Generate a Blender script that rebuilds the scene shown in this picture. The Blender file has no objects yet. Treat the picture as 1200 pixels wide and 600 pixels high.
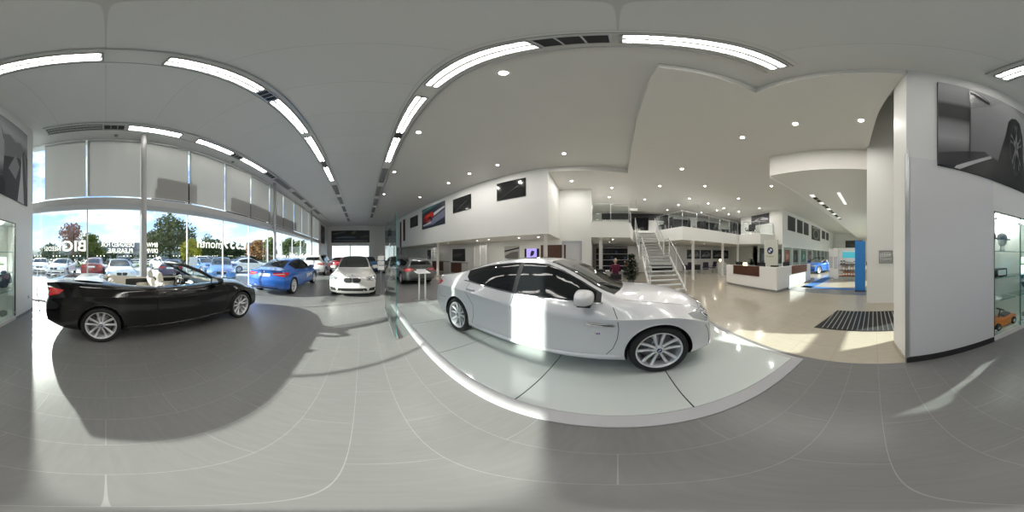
import bpy, bmesh, math, random
from math import sin, cos, pi, radians, tan, atan2, sqrt
from mathutils import Vector, Matrix, geometry
from mathutils.bvhtree import BVHTree
random.seed(7)
S = bpy.context.scene
COL = S.collection
R = radians

# ------------------------------------------------------------------ materials
MATS = {}
def mat(name, col=(.8,.8,.8), rough=.5, metal=0., emit=0., ecol=None, coat=0., spec=.5, trans=0., sss=0., bump=None, var=None):
    if name in MATS: return MATS[name]
    m = bpy.data.materials.new(name); m.use_nodes = True
    nt = m.node_tree; b = nt.nodes['Principled BSDF']
    b.inputs['Base Color'].default_value = (*col, 1)
    b.inputs['Roughness'].default_value = rough
    b.inputs['Metallic'].default_value = metal
    b.inputs['Specular IOR Level'].default_value = spec
    b.inputs['Coat Weight'].default_value = coat
    b.inputs['Coat Roughness'].default_value = .03
    b.inputs['Transmission Weight'].default_value = trans
    if emit:
        b.inputs['Emission Color'].default_value = (*(ecol or col), 1)
        b.inputs['Emission Strength'].default_value = emit
    if var:   # (scale, amount): gentle noise variation of the base colour
        tc = nt.nodes.new('ShaderNodeTexCoord'); n = nt.nodes.new('ShaderNodeTexNoise')
        n.inputs['Scale'].default_value = var[0]; n.inputs['Detail'].default_value = 4
        r = nt.nodes.new('ShaderNodeMix'); r.data_type = 'RGBA'
        a = var[1]
        r.inputs[6].default_value = (*[max(0, c*(1-a)) for c in col], 1)
        r.inputs[7].default_value = (*[min(1, c*(1+a)) for c in col], 1)
        nt.links.new(tc.outputs['Object'], n.inputs['Vector'])
        nt.links.new(n.outputs['Fac'], r.inputs[0]); nt.links.new(r.outputs[2], b.inputs['Base Color'])
    if bump:  # (scale, strength)
        tc = nt.nodes.new('ShaderNodeTexCoord'); n = nt.nodes.new('ShaderNodeTexNoise')
        n.inputs['Scale'].default_value = bump[0]
        bp = nt.nodes.new('ShaderNodeBump'); bp.inputs['Strength'].default_value = bump[1]; bp.inputs['Distance'].default_value = .01
        nt.links.new(tc.outputs['Object'], n.inputs['Vector'])
        nt.links.new(n.outputs['Fac'], bp.inputs['Height']); nt.links.new(bp.outputs['Normal'], b.inputs['Normal'])
    MATS[name] = m
    return m

def glass_mat(name, tint=(.92,.97,.96), refl=1., rough=0.):
    """thin architectural glass: clear with fresnel reflection"""
    if name in MATS: return MATS[name]
    m = bpy.data.materials.new(name); m.use_nodes = True
    nt = m.node_tree; nt.nodes.clear()
    o = nt.nodes.new('ShaderNodeOutputMaterial'); mx = nt.nodes.new('ShaderNodeMixShader')
    t = nt.nodes.new('ShaderNodeBsdfTransparent'); g = nt.nodes.new('ShaderNodeBsdfGlossy')
    lw = nt.nodes.new('ShaderNodeLayerWeight'); pw = nt.nodes.new('ShaderNodeMath'); pw.operation = 'POWER'; pw.inputs[1].default_value = 5
    mu = nt.nodes.new('ShaderNodeMath'); mu.operation = 'MULTIPLY_ADD'; mu.inputs[1].default_value = .75*refl; mu.inputs[2].default_value = .035*refl
    nt.links.new(lw.outputs['Facing'], pw.inputs[0])
    t.inputs['Color'].default_value = (*tint, 1); g.inputs['Roughness'].default_value = rough
    nt.links.new(pw.outputs[0], mu.inputs[0]); nt.links.new(mu.outputs[0], mx.inputs[0])
    nt.links.new(t.outputs[0], mx.inputs[1]); nt.links.new(g.outputs[0], mx.inputs[2])
    nt.links.new(mx.outputs[0], o.inputs['Surface'])
    MATS[name] = m
    return m

def blind_mat(name, col=(.8,.8,.78), t=.35):
    m = bpy.data.materials.new(name); m.use_nodes = True
    nt = m.node_tree; nt.nodes.clear()
    o = nt.nodes.new('ShaderNodeOutputMaterial'); mx = nt.nodes.new('ShaderNodeMixShader'); mx.inputs[0].default_value = t
    d = nt.nodes.new('ShaderNodeBsdfDiffuse'); tr = nt.nodes.new('ShaderNodeBsdfTranslucent')
    d.inputs['Color'].default_value = (*col, 1); tr.inputs['Color'].default_value = (*col, 1)
    nt.links.new(d.outputs[0], mx.inputs[1]); nt.links.new(tr.outputs[0], mx.inputs[2]); nt.links.new(mx.outputs[0], o.inputs['Surface'])
    MATS[name] = m
    return m

def leaf_mat(name, c1, c2):
    m = mat(name, c1, .8, spec=.1)
    nt = m.node_tree; b = nt.nodes['Principled BSDF']
    tc = nt.nodes.new('ShaderNodeTexCoord'); n = nt.nodes.new('ShaderNodeTexNoise'); n.inputs['Scale'].default_value = .9; n.inputs['Detail'].default_value = 6
    r = nt.nodes.new('ShaderNodeValToRGB'); r.color_ramp.elements[0].position = .35; r.color_ramp.elements[1].position = .65
    r.color_ramp.elements[0].color = (*c1, 1); r.color_ramp.elements[1].color = (*c2, 1)
    nt.links.new(tc.outputs['Object'], n.inputs['Vector']); nt.links.new(n.outputs['Fac'], r.inputs[0]); nt.links.new(r.outputs[0], b.inputs['Base Color'])
    return m

# ------------------------------------------------------------------ mesh building
class MB:
    """collects geometry, then links it as one mesh object"""
    def __init__(s): s.bm = bmesh.new(); s.mats = []
    def mi(s, m):
        if m is None: return 0
        if m not in s.mats: s.mats.append(m)
        return s.mats.index(m)
    def faces(s, verts, faces, m=None, smooth=False):
        vs = [s.bm.verts.new(v) for v in verts]; k = s.mi(m); out = []
        for f in faces:
            try:
                fc = s.bm.faces.new([vs[i] for i in f]); fc.material_index = k; fc.smooth = smooth; out.append(fc)
            except ValueError: pass
        return vs
    def box(s, x0, x1, y0, y1, z0, z1, m=None, M=None, bev=0):
        t = bmesh.new()
        bmesh.ops.create_cube(t, size=1)
        for v in t.verts: v.co = Vector((x0+(x1-x0)*(v.co.x+.5), y0+(y1-y0)*(v.co.y+.5), z0+(z1-z0)*(v.co.z+.5)))
        if bev: bmesh.ops.bevel(t, geom=list(t.edges), offset=bev, segments=2, affect='EDGES', profile=.5)
        s.merge(t, m, M, smooth=False); return s
    def merge(s, t, m=None, M=None, smooth=False):
        k = s.mi(m); mp = {}
        for v in t.verts: mp[v] = s.bm.verts.new(M @ v.co if M else v.co)
        for f in t.faces:
            try:
                nf = s.bm.faces.new([mp[v] for v in f.verts]); nf.material_index = k; nf.smooth = smooth
            except ValueError: pass
        t.free()
    def prism(s, poly, z0, z1, m=None, M=None, smooth=False):
        """2-D polygon in x,y extruded z0..z1 (use M to turn it)"""
        n = len(poly); vs = [(x, y, z0) for x, y in poly] + [(x, y, z1) for x, y in poly]
        if M: vs = [M @ Vector(v) for v in vs]
        fs = [tuple(range(n-1, -1, -1)), tuple(range(n, 2*n))] + [(i, (i+1) % n, n+(i+1) % n, n+i) for i in range(n)]
        s.faces(vs, fs, m, smooth); return s
    def tube(s, pts, r, m=None, n=8, cap=True, closed=False, smooth=True, flat=None):
        pts = [Vector(p) for p in pts]; N = len(pts); rs = r if isinstance(r, (list, tuple)) else [r]*N
        rings = []; up = None
        for i, p in enumerate(pts):
            if closed: d = pts[(i+1) % N]-pts[i-1]
            else: d = pts[min(i+1, N-1)]-pts[max(i-1, 0)]
            if d.length < 1e-9: d = Vector((0, 0, 1))
            d.normalize()
            if up is None:
                up = Vector((0, 0, 1)) if abs(d.z) < .9 else Vector((1, 0, 0))
            a = d.cross(up)
            if a.length < 1e-6: a = d.cross(Vector((1, 0, 0)))
            a.normalize(); b = a.cross(d).normalized(); up = b
            rings.append([s.bm.verts.new(p + a*cos(2*pi*k/n)*rs[i] + b*sin(2*pi*k/n)*rs[i]*(flat or 1)) for k in range(n)])
        k = s.mi(m)
        def q(A, B):
            for j in range(n):
                f = s.bm.faces.new((A[j], A[(j+1) % n], B[(j+1) % n], B[j])); f.material_index = k; f.smooth = smooth
        for i in range(N-1): q(rings[i], rings[i+1])
        if closed: q(rings[-1], rings[0])
        elif cap:
            f = s.bm.faces.new(rings[0][::-1]); f.material_index = k
            f = s.bm.faces.new(rings[-1]); f.material_index = k
        return s
    def lathe(s, prof, m=None, n=32, M=None, smooth=True, close=False):
        """profile of (r, z) turned about z"""
        k = s.mi(m); rings = []
        for r, z in prof:
            if r < 1e-6:
                v = Vector((0, 0, z)); rings.append([s.bm.verts.new(M @ v if M else v)])
            else:
                rings.append([s.bm.verts.new((M @ Vector((r*cos(2*pi*j/n), r*sin(2*pi*j/n), z))) if M else (r*cos(2*pi*j/n), r*sin(2*pi*j/n), z)) for j in range(n)])
        L = list(zip(rings, rings[1:])) + ([(rings[-1], rings[0])] if close else [])
        for A, B in L:
            for j in range(n):
                j2 = (j+1) % n
                if len(A) == 1 and len(B) == 1: continue
                vs = (A[0], B[j], B[j2]) if len(A) == 1 else (A[j], A[j2], B[0]) if len(B) == 1 else (A[j], A[j2], B[j2], B[j])
                try: f = s.bm.faces.new(vs); f.material_index = k; f.smooth = smooth
                except ValueError: pass
        return s
    def ball(s, c, r, m=None, seg=12, sq=(1, 1, 1)):
        t = bmesh.new(); bmesh.ops.create_uvsphere(t, u_segments=seg, v_segments=max(6, seg*2//3), radius=r)
        for v in t.verts: v.co = Vector((v.co.x*sq[0]+c[0], v.co.y*sq[1]+c[1], v.co.z*sq[2]+c[2]))
        s.merge(t, m, None, True); return s
    def build(s, name, m=None, parent=None, normals=True, M=None):
        if normals: bmesh.ops.recalc_face_normals(s.bm, faces=s.bm.faces)
        me = bpy.data.meshes.new(name)
        if M: s.bm.transform(M)
        s.bm.to_mesh(me); s.bm.free()
        for x in (s.mats or [m]): me.materials.append(x)
        o = bpy.data.objects.new(name, me); COL.objects.link(o)
        if parent: o.parent = parent
        return o

def tag(o, label=None, cat=None, group=None, kind=None):
    if label: o['label'] = label
    if cat: o['category'] = cat
    if group: o['group'] = group
    if kind: o['kind'] = kind
    return o
def empty(name, loc=(0, 0, 0), rz=0., label=None, cat=None, group=None, kind=None):
    o = bpy.data.objects.new(name, None); COL.objects.link(o); o.location = loc; o.rotation_euler = (0, 0, rz)
    return tag(o, label, cat, group, kind)
def copy_tree(o, parent=None, swap=None):
    c = o.copy(); COL.objects.link(c)
    c.parent = parent
    if swap and o.type == 'MESH':
        if any(x in swap for x in o.data.materials):
            key = (o.data.name, tuple(id(k) for k in swap), tuple(id(k) for k in swap.values()))
            if key not in SWAPPED:
                d = o.data.copy()
                for i, x in enumerate(d.materials):
                    if x in swap: d.materials[i] = swap[x]
                SWAPPED[key] = d
            c.data = SWAPPED[key]
    for ch in list(o.children): copy_tree(ch, c, swap)
    return c
SWAPPED = {}
def place(o, loc, rz, label, cat=None, group=None):
    o.location = loc; o.rotation_euler = (0, 0, rz); return tag(o, label, cat, group)
def struct(mb, name, m=None, **k): return tag(mb.build(name, m), kind='structure', **k)
def TR(x=0, y=0, z=0, rx=0, ry=0, rz=0):
    return Matrix.Translation((x, y, z)) @ Matrix.Rotation(rz, 4, 'Z') @ Matrix.Rotation(ry, 4, 'Y') @ Matrix.Rotation(rx, 4, 'X')
def text_mesh(txt, size, m, depth=.004, name='lettering', parent=None, M=None, width=None, mirror=False, bold=0., align='CENTER'):
    cu = bpy.data.curves.new('t', 'FONT'); cu.body = txt; cu.size = size; cu.align_x = align; cu.align_y = 'BOTTOM_BASELINE'
    cu.extrude = depth/2; cu.offset = bold; cu.resolution_u = 3
    t = bpy.data.objects.new('t', cu); COL.objects.link(t)
    dg = bpy.context.evaluated_depsgraph_get(); dg.update()
    me = bpy.data.meshes.new_from_object(t.evaluated_get(dg)); bpy.data.objects.remove(t); bpy.data.curves.remove(cu)
    me.name = name
    if width:
        w = max(v.co.x for v in me.vertices)-min(v.co.x for v in me.vertices)
        me.transform(Matrix.Scale(width/w, 4, (1, 0, 0)))
    if M: me.transform(M)
    me.materials.clear(); me.materials.append(m)
    o = bpy.data.objects.new(name, me); COL.objects.link(o)
    if parent: o.parent = parent
    return o
def roundel(mb, r, M, blue, white, black, silver):
    """the blue and white propeller badge, facing local +z"""
    n = 32
    mb.lathe([(0, -.002), (r, -.002), (r, .004), (r*.96, .006)], silver, n, M)
    mb.lathe([(r*.955, .0062), (r*.60, .0064)], black, n, M)
    for q in range(4):
        pts = [(0, 0)]+[(r*.59*cos(q*pi/2+k*pi/16), r*.59*sin(q*pi/2+k*pi/16)) for k in range(9)]
        mb.prism(pts, .0, .0068, (blue if q % 2 == 1 else white), M)
# ------------------------------------------------------------------ cars
M_TYRE = mat('tyre rubber', (.012,.012,.013), .75, bump=(60,.1))
M_RIM = mat('rim alloy', (.72,.73,.75), .35, .6)
M_RIMD = mat('rim dark', (.08,.08,.085), .4, .6)
M_CHROME = mat('chrome', (.75,.76,.78), .08, 1.)
M_BLACK = mat('black plastic', (.012,.012,.013), .45)
M_GAP = mat('panel gap', (.01,.01,.01), .8)
M_CGLASS = mat('tinted car glass', (.008,.009,.010), .04, spec=.5)
M_WSGLASS = mat('windscreen glass', (.02,.024,.022), .03, spec=.8)
M_RED = mat('tail lamp red', (.55,.012,.015), .12, coat=1.)
M_LAMP = mat('headlamp lens', (.55,.58,.62), .08, .6, coat=1.)
M_LAMPW = mat('lamp ring', (.9,.92,.95), .2, emit=.6)
M_PLATE = mat('number plate', (.85,.86,.86), .4)
M_BLUE = mat('badge blue', (.02,.12,.5), .3); M_WHITE = mat('badge white', (.85,.85,.85), .3); M_BBLK = mat('badge black', (.01,.01,.012), .3)
M_CREAM = mat('cream leather', (.62,.58,.52), .5, bump=(80,.15))
M_DISC = mat('brake disc', (.35,.35,.36), .35, .9)
def paint(name, col, metal=.0, rough=.35, coat=1., spec=.5): return mat(name, col, rough, metal, coat=coat, spec=spec)

def interp(keys, x):
    """monotone cubic through (x, v) keys"""
    K = keys
    if x <= K[0][0]: return K[0][1]
    if x >= K[-1][0]: return K[-1][1]
    for i in range(len(K)-1):
        if x <= K[i+1][0]: break
    def slope(j):
        if j == 0 or j == len(K)-1: return 0 if len(K) > 2 and False else ((K[1][1]-K[0][1])/(K[1][0]-K[0][0]) if j == 0 else (K[-1][1]-K[-2][1])/(K[-1][0]-K[-2][0]))
        a = (K[j][1]-K[j-1][1])/(K[j][0]-K[j-1][0]); b = (K[j+1][1]-K[j][1])/(K[j+1][0]-K[j][0])
        if a*b <= 0: return 0
        return 2*a*b/(a+b)
    h = K[i+1][0]-K[i][0]; t = (x-K[i][0])/h; m0 = slope(i)*h; m1 = slope(i+1)*h
    return (2*t**3-3*t**2+1)*K[i][1]+(t**3-2*t**2+t)*m0+(-2*t**3+3*t**2)*K[i+1][1]+(t**3-t**2)*m1

def crom(P, sub, tens):
    """smooth curve through P; tens[i] (0 round..1 sharp) at each point"""
    out = []
    n = len(P)
    for i in range(n-1):
        p0 = P[i-1] if i else P[i]; p1 = P[i]; p2 = P[i+1]; p3 = P[i+2] if i+2 < n else P[i+1]
        L = (Vector(p2)-Vector(p1)).length
        def tg(a, b, c, t):
            la = (Vector(b)-Vector(a)).length; lc = (Vector(c)-Vector(b)).length
            if la < 1e-6 or lc < 1e-6: d = Vector(c)-Vector(a)
            else: d = (Vector(b)-Vector(a))/la+(Vector(c)-Vector(b))/lc
            if d.length > 1e-9: d.normalize()
            return d*L*(1-t)
        m0 = tg(p0, p1, p2, tens[i]); m1 = tg(p1, p2, p3, tens[i+1])
        if tens[i] > .5: m0 = (Vector(p2)-Vector(p1))*tens[i]+m0*(1-tens[i])
        if tens[i+1] > .5: m1 = (Vector(p2)-Vector(p1))*tens[i+1]+m1*(1-tens[i+1])
        for k in range(sub):
            t = k/sub
            out.append(Vector(p1)*(2*t**3-3*t**2+1)+m0*(t**3-2*t**2+t)+Vector(p2)*(-2*t**3+3*t**2)+m1*(t**3-t**2))
    out.append(Vector(P[-1]))
    return out

class Car:
    """c: dict of key curves. local axes: x forward, y left, z up, ground at 0, x=0 halfway between the axles"""
    def __init__(s, c, sub=4, nx=64):
        s.c = c; s.nx = nx; s.sub = sub
    def v(s, k, x): return interp(s.c[k], x)
    def section(s, x):
        v = lambda k: interp(s.c[k], x)
        w = v('w'); zb = v('zb'); zs = v('zs'); zd = v('zd'); wd = v('wd'); zt = v('zt'); wt = v('wt'); zc = v('zc')
        zm = zb+(zs-zb)*.52
        P = [(0, zb), (w*.86, zb), (w-.03, zb+.06), (w-.010, zm-.03), (w-.012, zs-.09 if zs-.09 > zm else zm+.02), (w, zs-.005), (wd, zd), (wt, zt), (wt*.55, zt+(zc-zt)*.80), (0, zc)]
        return P
    TENS = [0, .3, .25, .15, .1, .8, .4, .25, 0, 0]
    def build_bm(s):
        c = s.c; xr, xf = c['xr'], c['xf']
        nx = s.nx
        xs = []
        for i in range(nx+1):
            t = i/nx; xs.append(xr+(xf-xr)*(t - .0*sin(2*pi*t)))
        bm = bmesh.new(); grid = []
        fb, rb = c.get('fbow', .22), c.get('rbow', .18)
        def deform(x, y, z):
            W = .93
            u = min(1, abs(y)/W)
            tf = max(0, min(1, (x-(xf-1.0))/1.0)); tr = max(0, min(1, ((xr+.9)-x)/.9))
            nx_ = x-fb*(u**2.6)*tf**1.5+rb*(u**2.8)*tr**1.5
            # bumper profile: lower & upper lean
            pf = interp(c['pf'], z)*tf**3; pr = interp(c['pr'], z)*tr**3
            return Vector((nx_-pf+pr, y, z))
        for x in xs:
            pts = crom(s.section(x), s.sub, s.TENS)
            row = []
            n = len(pts)
            for p in pts[:-1]: row.append((x, p[0], p[1]))
            row.append((x, 0, pts[-1][1]))
            for p in reversed(pts[1:-1]): row.append((x, -p[0], p[1]))
            grid.append([bm.verts.new(deform(*q)) for q in row])
        m = len(grid[0])
        for i in range(nx):
            for j in range(m):
                bm.faces.new((grid[i][j], grid[i+1][j], grid[i+1][(j+1) % m], grid[i][(j+1) % m]))
        h = m//2
        for (row, x, flip) in ((grid[0], xr, 0), (grid[-1], xf, 1)):
            L = [row[j] for j in range(1, h)]; Rr = [row[m-j] for j in range(1, h)]
            K = 8; prev = None
            for a, b in zip(L, Rr):
                cols = [a]
                ya, yb, z = a.co.y, b.co.y, a.co.z
                xe = x
                for k in range(1, K):
                    y = ya+(yb-ya)*k/K
                    cols.append(bm.verts.new(deform(x, y, z)))
                cols.append(b)
                if prev:
                    for k in range(K): bm.faces.new((prev[k], prev[k+1], cols[k+1], cols[k]))
                else:
                    f = bm.faces.new([row[0]]+cols) if False else None
                    for k in range(K):
                        bm.faces.new((row[0], cols[k], cols[k+1]))
                prev = cols
            for k in range(K): bm.faces.new((row[h], prev[k], prev[k+1]))
        bmesh.ops.recalc_face_normals(bm, faces=bm.faces)
        for f in bm.faces: f.smooth = True
        return bm

def boolean(o, cutter, op='DIFFERENCE'):
    md = o.modifiers.new('b', 'BOOLEAN'); md.object = cutter; md.operation = op; md.solver = 'EXACT'; md.material_mode = 'TRANSFER'
    dg = bpy.context.evaluated_depsgraph_get(); dg.update()
    me = bpy.data.meshes.new_from_object(o.evaluated_get(dg))
    o.modifiers.clear(); old = o.data; o.data = me; bpy.data.meshes.remove(old)
    bpy.data.objects.remove(cutter)

def sharpen(me, ang=38):
    bm = bmesh.new(); bm.from_mesh(me)
    for e in bm.edges:
        if len(e.link_faces) == 2:
            e.smooth = e.calc_face_angle(0) < R(ang)
    for f in bm.faces: f.smooth = True
    bm.to_mesh(me); bm.free()

AX = {'L': (Vector((0, -1, 0)), Vector((1, 0, 0)), Vector((0, 0, 1))),   # looking from the left side (y+): u=x, v=z
      'R': (Vector((0, 1, 0)), Vector((1, 0, 0)), Vector((0, 0, 1))),
      'F': (Vector((-1, 0, 0)), Vector((0, 1, 0)), Vector((0, 0, 1))),
      'B': (Vector((1, 0, 0)), Vector((0, 1, 0)), Vector((0, 0, 1))),
      'T': (Vector((0, 0, -1)), Vector((1, 0, 0)), Vector((0, 1, 0)))}
def oblique(side, front, deg=45):
    """ray direction coming from front/back corner; u runs across, v up"""
    a = R(deg); d = Vector((-cos(a) if front else cos(a), -sin(a) if side > 0 else sin(a), 0))
    u = Vector((-d.y, d.x, 0)); return (d, u, Vector((0, 0, 1)))

def project(bvh, ax, u, v, off):
    d, U, V = ax
    o = U*u+V*v-d*6
    h, n, i, dist = bvh.ray_cast(o, d)
    if h is None: return None
    if n.dot(d) > 0: n = -n
    return h+n*off
def patch(mb, bvh, ax, poly, m, off=.003, step=.05, rim=.008):
    """surface piece with outline poly (u,v) laid on the body, with a rim going in"""
    pts = []; n = len(poly)
    for i in range(n):
        a = Vector(poly[i]); b = Vector(poly[(i+1) % n]); k = max(1, int((b-a).length/step))
        for j in range(k): pts.append(a+(b-a)*j/k)
    nb = len(pts); bound = list(pts)
    us = [p[0] for p in pts]; vs = [p[1] for p in pts]
    u = min(us)+step/2
    def inside(p):
        c = False; j = nb-1
        for i in range(nb):
            if (bound[i][1] > p[1]) != (bound[j][1] > p[1]) and p[0] < (bound[j][0]-bound[i][0])*(p[1]-bound[i][1])/(bound[j][1]-bound[i][1])+bound[i][0]: c = not c
            j = i
        return c
    while u < max(us):
        v = min(vs)+step/2
        while v < max(vs):
            p = Vector((u, v))
            if inside(p) and min((p-q).length for q in bound) > step*.4: pts.append(p)
            v += step
        u += step
    r = geometry.delaunay_2d_cdt([Vector((p[0], p[1])) for p in pts], [], [list(range(nb))], 1, 1e-5)
    vv, ff = r[0], r[2]
    P3 = [project(bvh, ax, p[0], p[1], off) for p in vv]
    k = mb.mi(m); V = [mb.bm.verts.new(p) if p is not None else None for p in P3]
    for f in ff:
        if all(V[i] is not None for i in f):
            a = [V[i].co for i in f]
            if max((a[0]-a[1]).length, (a[1]-a[2]).length, (a[2]-a[0]).length) > step*8: continue
            try: nf = mb.bm.faces.new([V[i] for i in f]); nf.material_index = k; nf.smooth = True
            except ValueError: pass
    # rim
    if rim:
        q = [project(bvh, ax, p[0], p[1], off) for p in bound]; qi = [project(bvh, ax, p[0], p[1], -rim) for p in bound]
        for i in range(nb):
            j = (i+1) % nb
            if q[i] is None or q[j] is None or qi[i] is None or qi[j] is None: continue
            if (q[i]-q[j]).length > step*6: continue
            vs_ = [mb.bm.verts.new(t) for t in (q[i], q[j], qi[j], qi[i])]
            f = mb.bm.faces.new(vs_); f.material_index = k
def ribbon(mb, bvh, ax, line, w, m, off=.0015, step=.04):
    pts = []
    for a, b in zip(line, line[1:]):
        a = Vector(a); b = Vector(b); k = max(1, int((b-a).length/step))
        for j in range(k): pts.append(a+(b-a)*j/k)
    pts.append(Vector(line[-1])); k = mb.mi(m); prev = None
    for i, p in enumerate(pts):
        d = (pts[min(i+1, len(pts)-1)]-pts[max(i-1, 0)]); 
        if d.length == 0: continue
        d.normalize(); nrm = Vector((-d.y, d.x))*w/2
        A = project(bvh, ax, p.x+nrm.x, p.y+nrm.y, off); B = project(bvh, ax, p.x-nrm.x, p.y-nrm.y, off)
        if A is None or B is None: prev = None; continue
        cur = (mb.bm.verts.new(A), mb.bm.verts.new(B))
        if prev and (prev[0].co-cur[0].co).length < step*5:
            f = mb.bm.faces.new((prev[0], cur[0], cur[1], prev[1])); f.material_index = k; f.smooth = True
        prev = cur

def make_wheel(parent, x, y, r=.335, w=.24, side=1, detail=True, style='v', steer=0.):
    """side=+1: outside faces +y"""
    M = TR(x, y, r, rx=-pi/2*side, rz=steer)   # local z -> outward
    tb = MB(); rr = r*.765; h = w/2
    prof = [(rr, -h*.8), (rr+.01, -h*.92), (r-.045, -h), (r-.012, -h*.9), (r, -h*.6), (r, h*.6), (r-.012, h*.9), (r-.045, h), (rr+.015, h*.93), (rr, h*.82)]
    tb.lathe(prof, M_TYRE, 40 if detail else 20, M, close=True)
    tyre = tb.build('wheel', M_TYRE, parent)
    rb = MB(); n = 40 if detail else 20
    rb.lathe([(rr+.006, h*.84), (rr-.008, h*.86), (rr-.016, h*.74), (rr-.03, h*.3), (rr-.035, -h*.7)], M_RIM, n, M)
    def spoke(a0, o0, o1, w0, w1, z0=.55, z1=.76):
        r0, r1 = .045, rr-.012
        ca, sa = cos(a0), sin(a0); vs = []
        seg = 4 if detail else 1
        for q in range(seg+1):
            t = q/seg; rad = r0+(r1-r0)*t; off = o0+(o1-o0)*t; ww = (w0+(w1-w0)*t)/2; zt = h*(z0+(z1-z0)*t**1.5)-.012*sin(pi*t)
            for (o, z) in ((off-ww, zt-.008), (off-ww*.5, zt), (off+ww*.5, zt), (off+ww, zt-.008), (off+ww, zt-.03), (off-ww, zt-.03)):
                vs.append(M @ Vector((rad*ca-o*sa, rad*sa+o*ca, z)))
        fs = []
        for q in range(seg):
            for j in range(6): fs.append((q*6+j, q*6+(j+1) % 6, q*6+6+(j+1) % 6, q*6+6+j))
        fs += [tuple(range(6)), tuple(range(seg*6, seg*6+6))]
        rb.faces(vs, fs, M_RIM)
    for k in range(5):
        a = 2*pi*k/5+pi/2
        if style == 'v':
            spoke(a, .018, .062, .030, .042); spoke(a, -.018, -.062, .030, .042)
        else:
            spoke(a-.12, .01, .0, .04, .03); spoke(a+.5, .0, .0, .035, .03)
    rb.lathe([(0, h*.60), (.032, h*.60), (.06, h*.54), (.066, h*.35)], M_RIM, 20, M)
    if detail:
        for k in range(5):
            a = 2*pi*(k+.5)/5+pi/2
            rb.lathe([(0, h*.56), (.009, h*.56), (.009, h*.3)], M_RIMD, 8, M @ TR(.048*cos(a), .048*sin(a), 0))
    rim = rb.build('rim', M_RIM, tyre)
    db = MB(); db.lathe([(0, -.01), (rr*.78, -.01), (rr*.78, -.03), (0, -.03)], M_DISC, n, M)
    db.lathe([(0, -h*.72), (rr-.03, -h*.72)], M_BLACK, n, M)
    if detail: db.box(rr*.45, rr*.8, -.09, .09, -.05, .03, M_RIMD, M @ TR(rz=R(150)))
    db.build('brake_disc', M_DISC, tyre)
    if detail:
        cb = MB(); roundel(cb, .030, M @ TR(0, 0, h*.61), M_BLUE, M_WHITE, M_BBLK, M_CHROME); cb.build('hub_cap', M_BLUE, tyre)
    return tyre

def car_body(parent, car, pnt, arches, ar=.375, tub=None, under=True):
    bm = car.build_bm(); me = bpy.data.meshes.new('body'); bm.to_mesh(me); bm.free()
    me.materials.append(pnt); me.materials.append(M_BLACK)
    o = bpy.data.objects.new('body', me); COL.objects.link(o)
    cb = MB()
    for (x, r, z) in arches:
        for s_ in (1, -1):
            cb.lathe([(0, .0), (r*.99, .0), (r, .2), (r+.004, .6), (0, .6)], M_BLACK, 48, TR(x, s_*.60, z, rx=-pi/2*s_))
    c = cb.build('cut', M_BLACK); 
    if not c.data.materials: c.data.materials.append(M_BLACK)
    boolean(o, c)
    if tub:
        boolean(o, tub)
    sharpen(o.data)
    bmx = bmesh.new(); bmx.from_mesh(o.data); bvh = BVHTree.FromBMesh(bmx); bmx.free()
    o.name = 'body'
    if parent: o.parent = parent
    return o, bvh

def mirror_part(parent, x, y, z, side, pnt):
    mb = MB()
    t = bmesh.new(); bmesh.ops.create_uvsphere(t, u_segments=24, v_segments=16, radius=1)
    for v in t.verts:
        c = v.co; f = lambda q, p: math.copysign(abs(q)**p, q)
        yy = f(c.y, .85)*.15; k = .5+.5*c.y*side      # 0 at the door, 1 at the tip
        v.co = Vector((f(c.x, .7)*(.135-.03*k), yy, f(c.z, .8)*(.088-.018*k)+.01*k-(.02*(1-k) if c.z < 0 else 0)))
        if v.co.x < -.05: v.co.x = -.05
    mb.merge(t, pnt, TR(x, y+side*.13, z), True)
    mb.box(-.04, .10, -.11, .09, -.082, -.052, M_BLACK, TR(x, y+side*.10, z), bev=.012)
    mb.box(-.03, .05, -.06, .05, -.10, -.06, M_BLACK, TR(x, y+side*.01, z), bev=.01)
    mb.box(-.052, -.046, -.105, .105, -.055, .055, M_CHROME, TR(x, y+side*.13, z))
    return mb.build('wing_mirror', pnt, parent)
def handle_part(parent, bvh, x, z, side, m):
    ax = AX['L' if side > 0 else 'R']
    p = project(bvh, ax, x, z, .022)
    if p is None: return
    mb = MB()
    a = project(bvh, ax, x-.10, z, .002); b = project(bvh, ax, x-.085, z, .024); c = project(bvh, ax, x+.085, z, .024); d = project(bvh, ax, x+.10, z, .002)
    mb.tube([a, b, p, c, d], [.010, .012, .013, .012, .010], m, 8)
    return mb.build('door_handle', m, parent)

def kidney(mb, bvh, yc, zc, w, h, split=.02, slats=True):
    for s_ in (1, -1):
        y0 = s_*split/2; y1 = s_*(split/2+w)
        def shape(g):
            a = [(y0+s_*g, zc+h*.42-g), (y0+s_*g+s_*w*.1, zc+h/2-g), (y1-s_*g-s_*w*.18, zc+h/2-g), (y1-s_*g, zc+h*.22), (y1-s_*g-s_*w*.04, zc-h*.2), (y1-s_*g-s_*w*.25, zc-h/2+g), (y0+s_*g+s_*w*.15, zc-h/2+g), (y0+s_*g, zc-h*.38+g)]
            return a
        patch(mb, bvh, AX['F'], shape(0), M_CHROME, .012, .05, .01)
        patch(mb, bvh, AX['F'], shape(.010), M_BLACK, .0145, .05, .004)
        if slats:
            k = 7
            for i in range(k):
                y = y0+s_*(w*(i+1)/(k+1))
                ribbon(mb, bvh, AX['F'], [(y, zc-h*.42), (y, zc+h*.42)], .006, M_RIMD, .0165, .05)
PROF = {}
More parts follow.
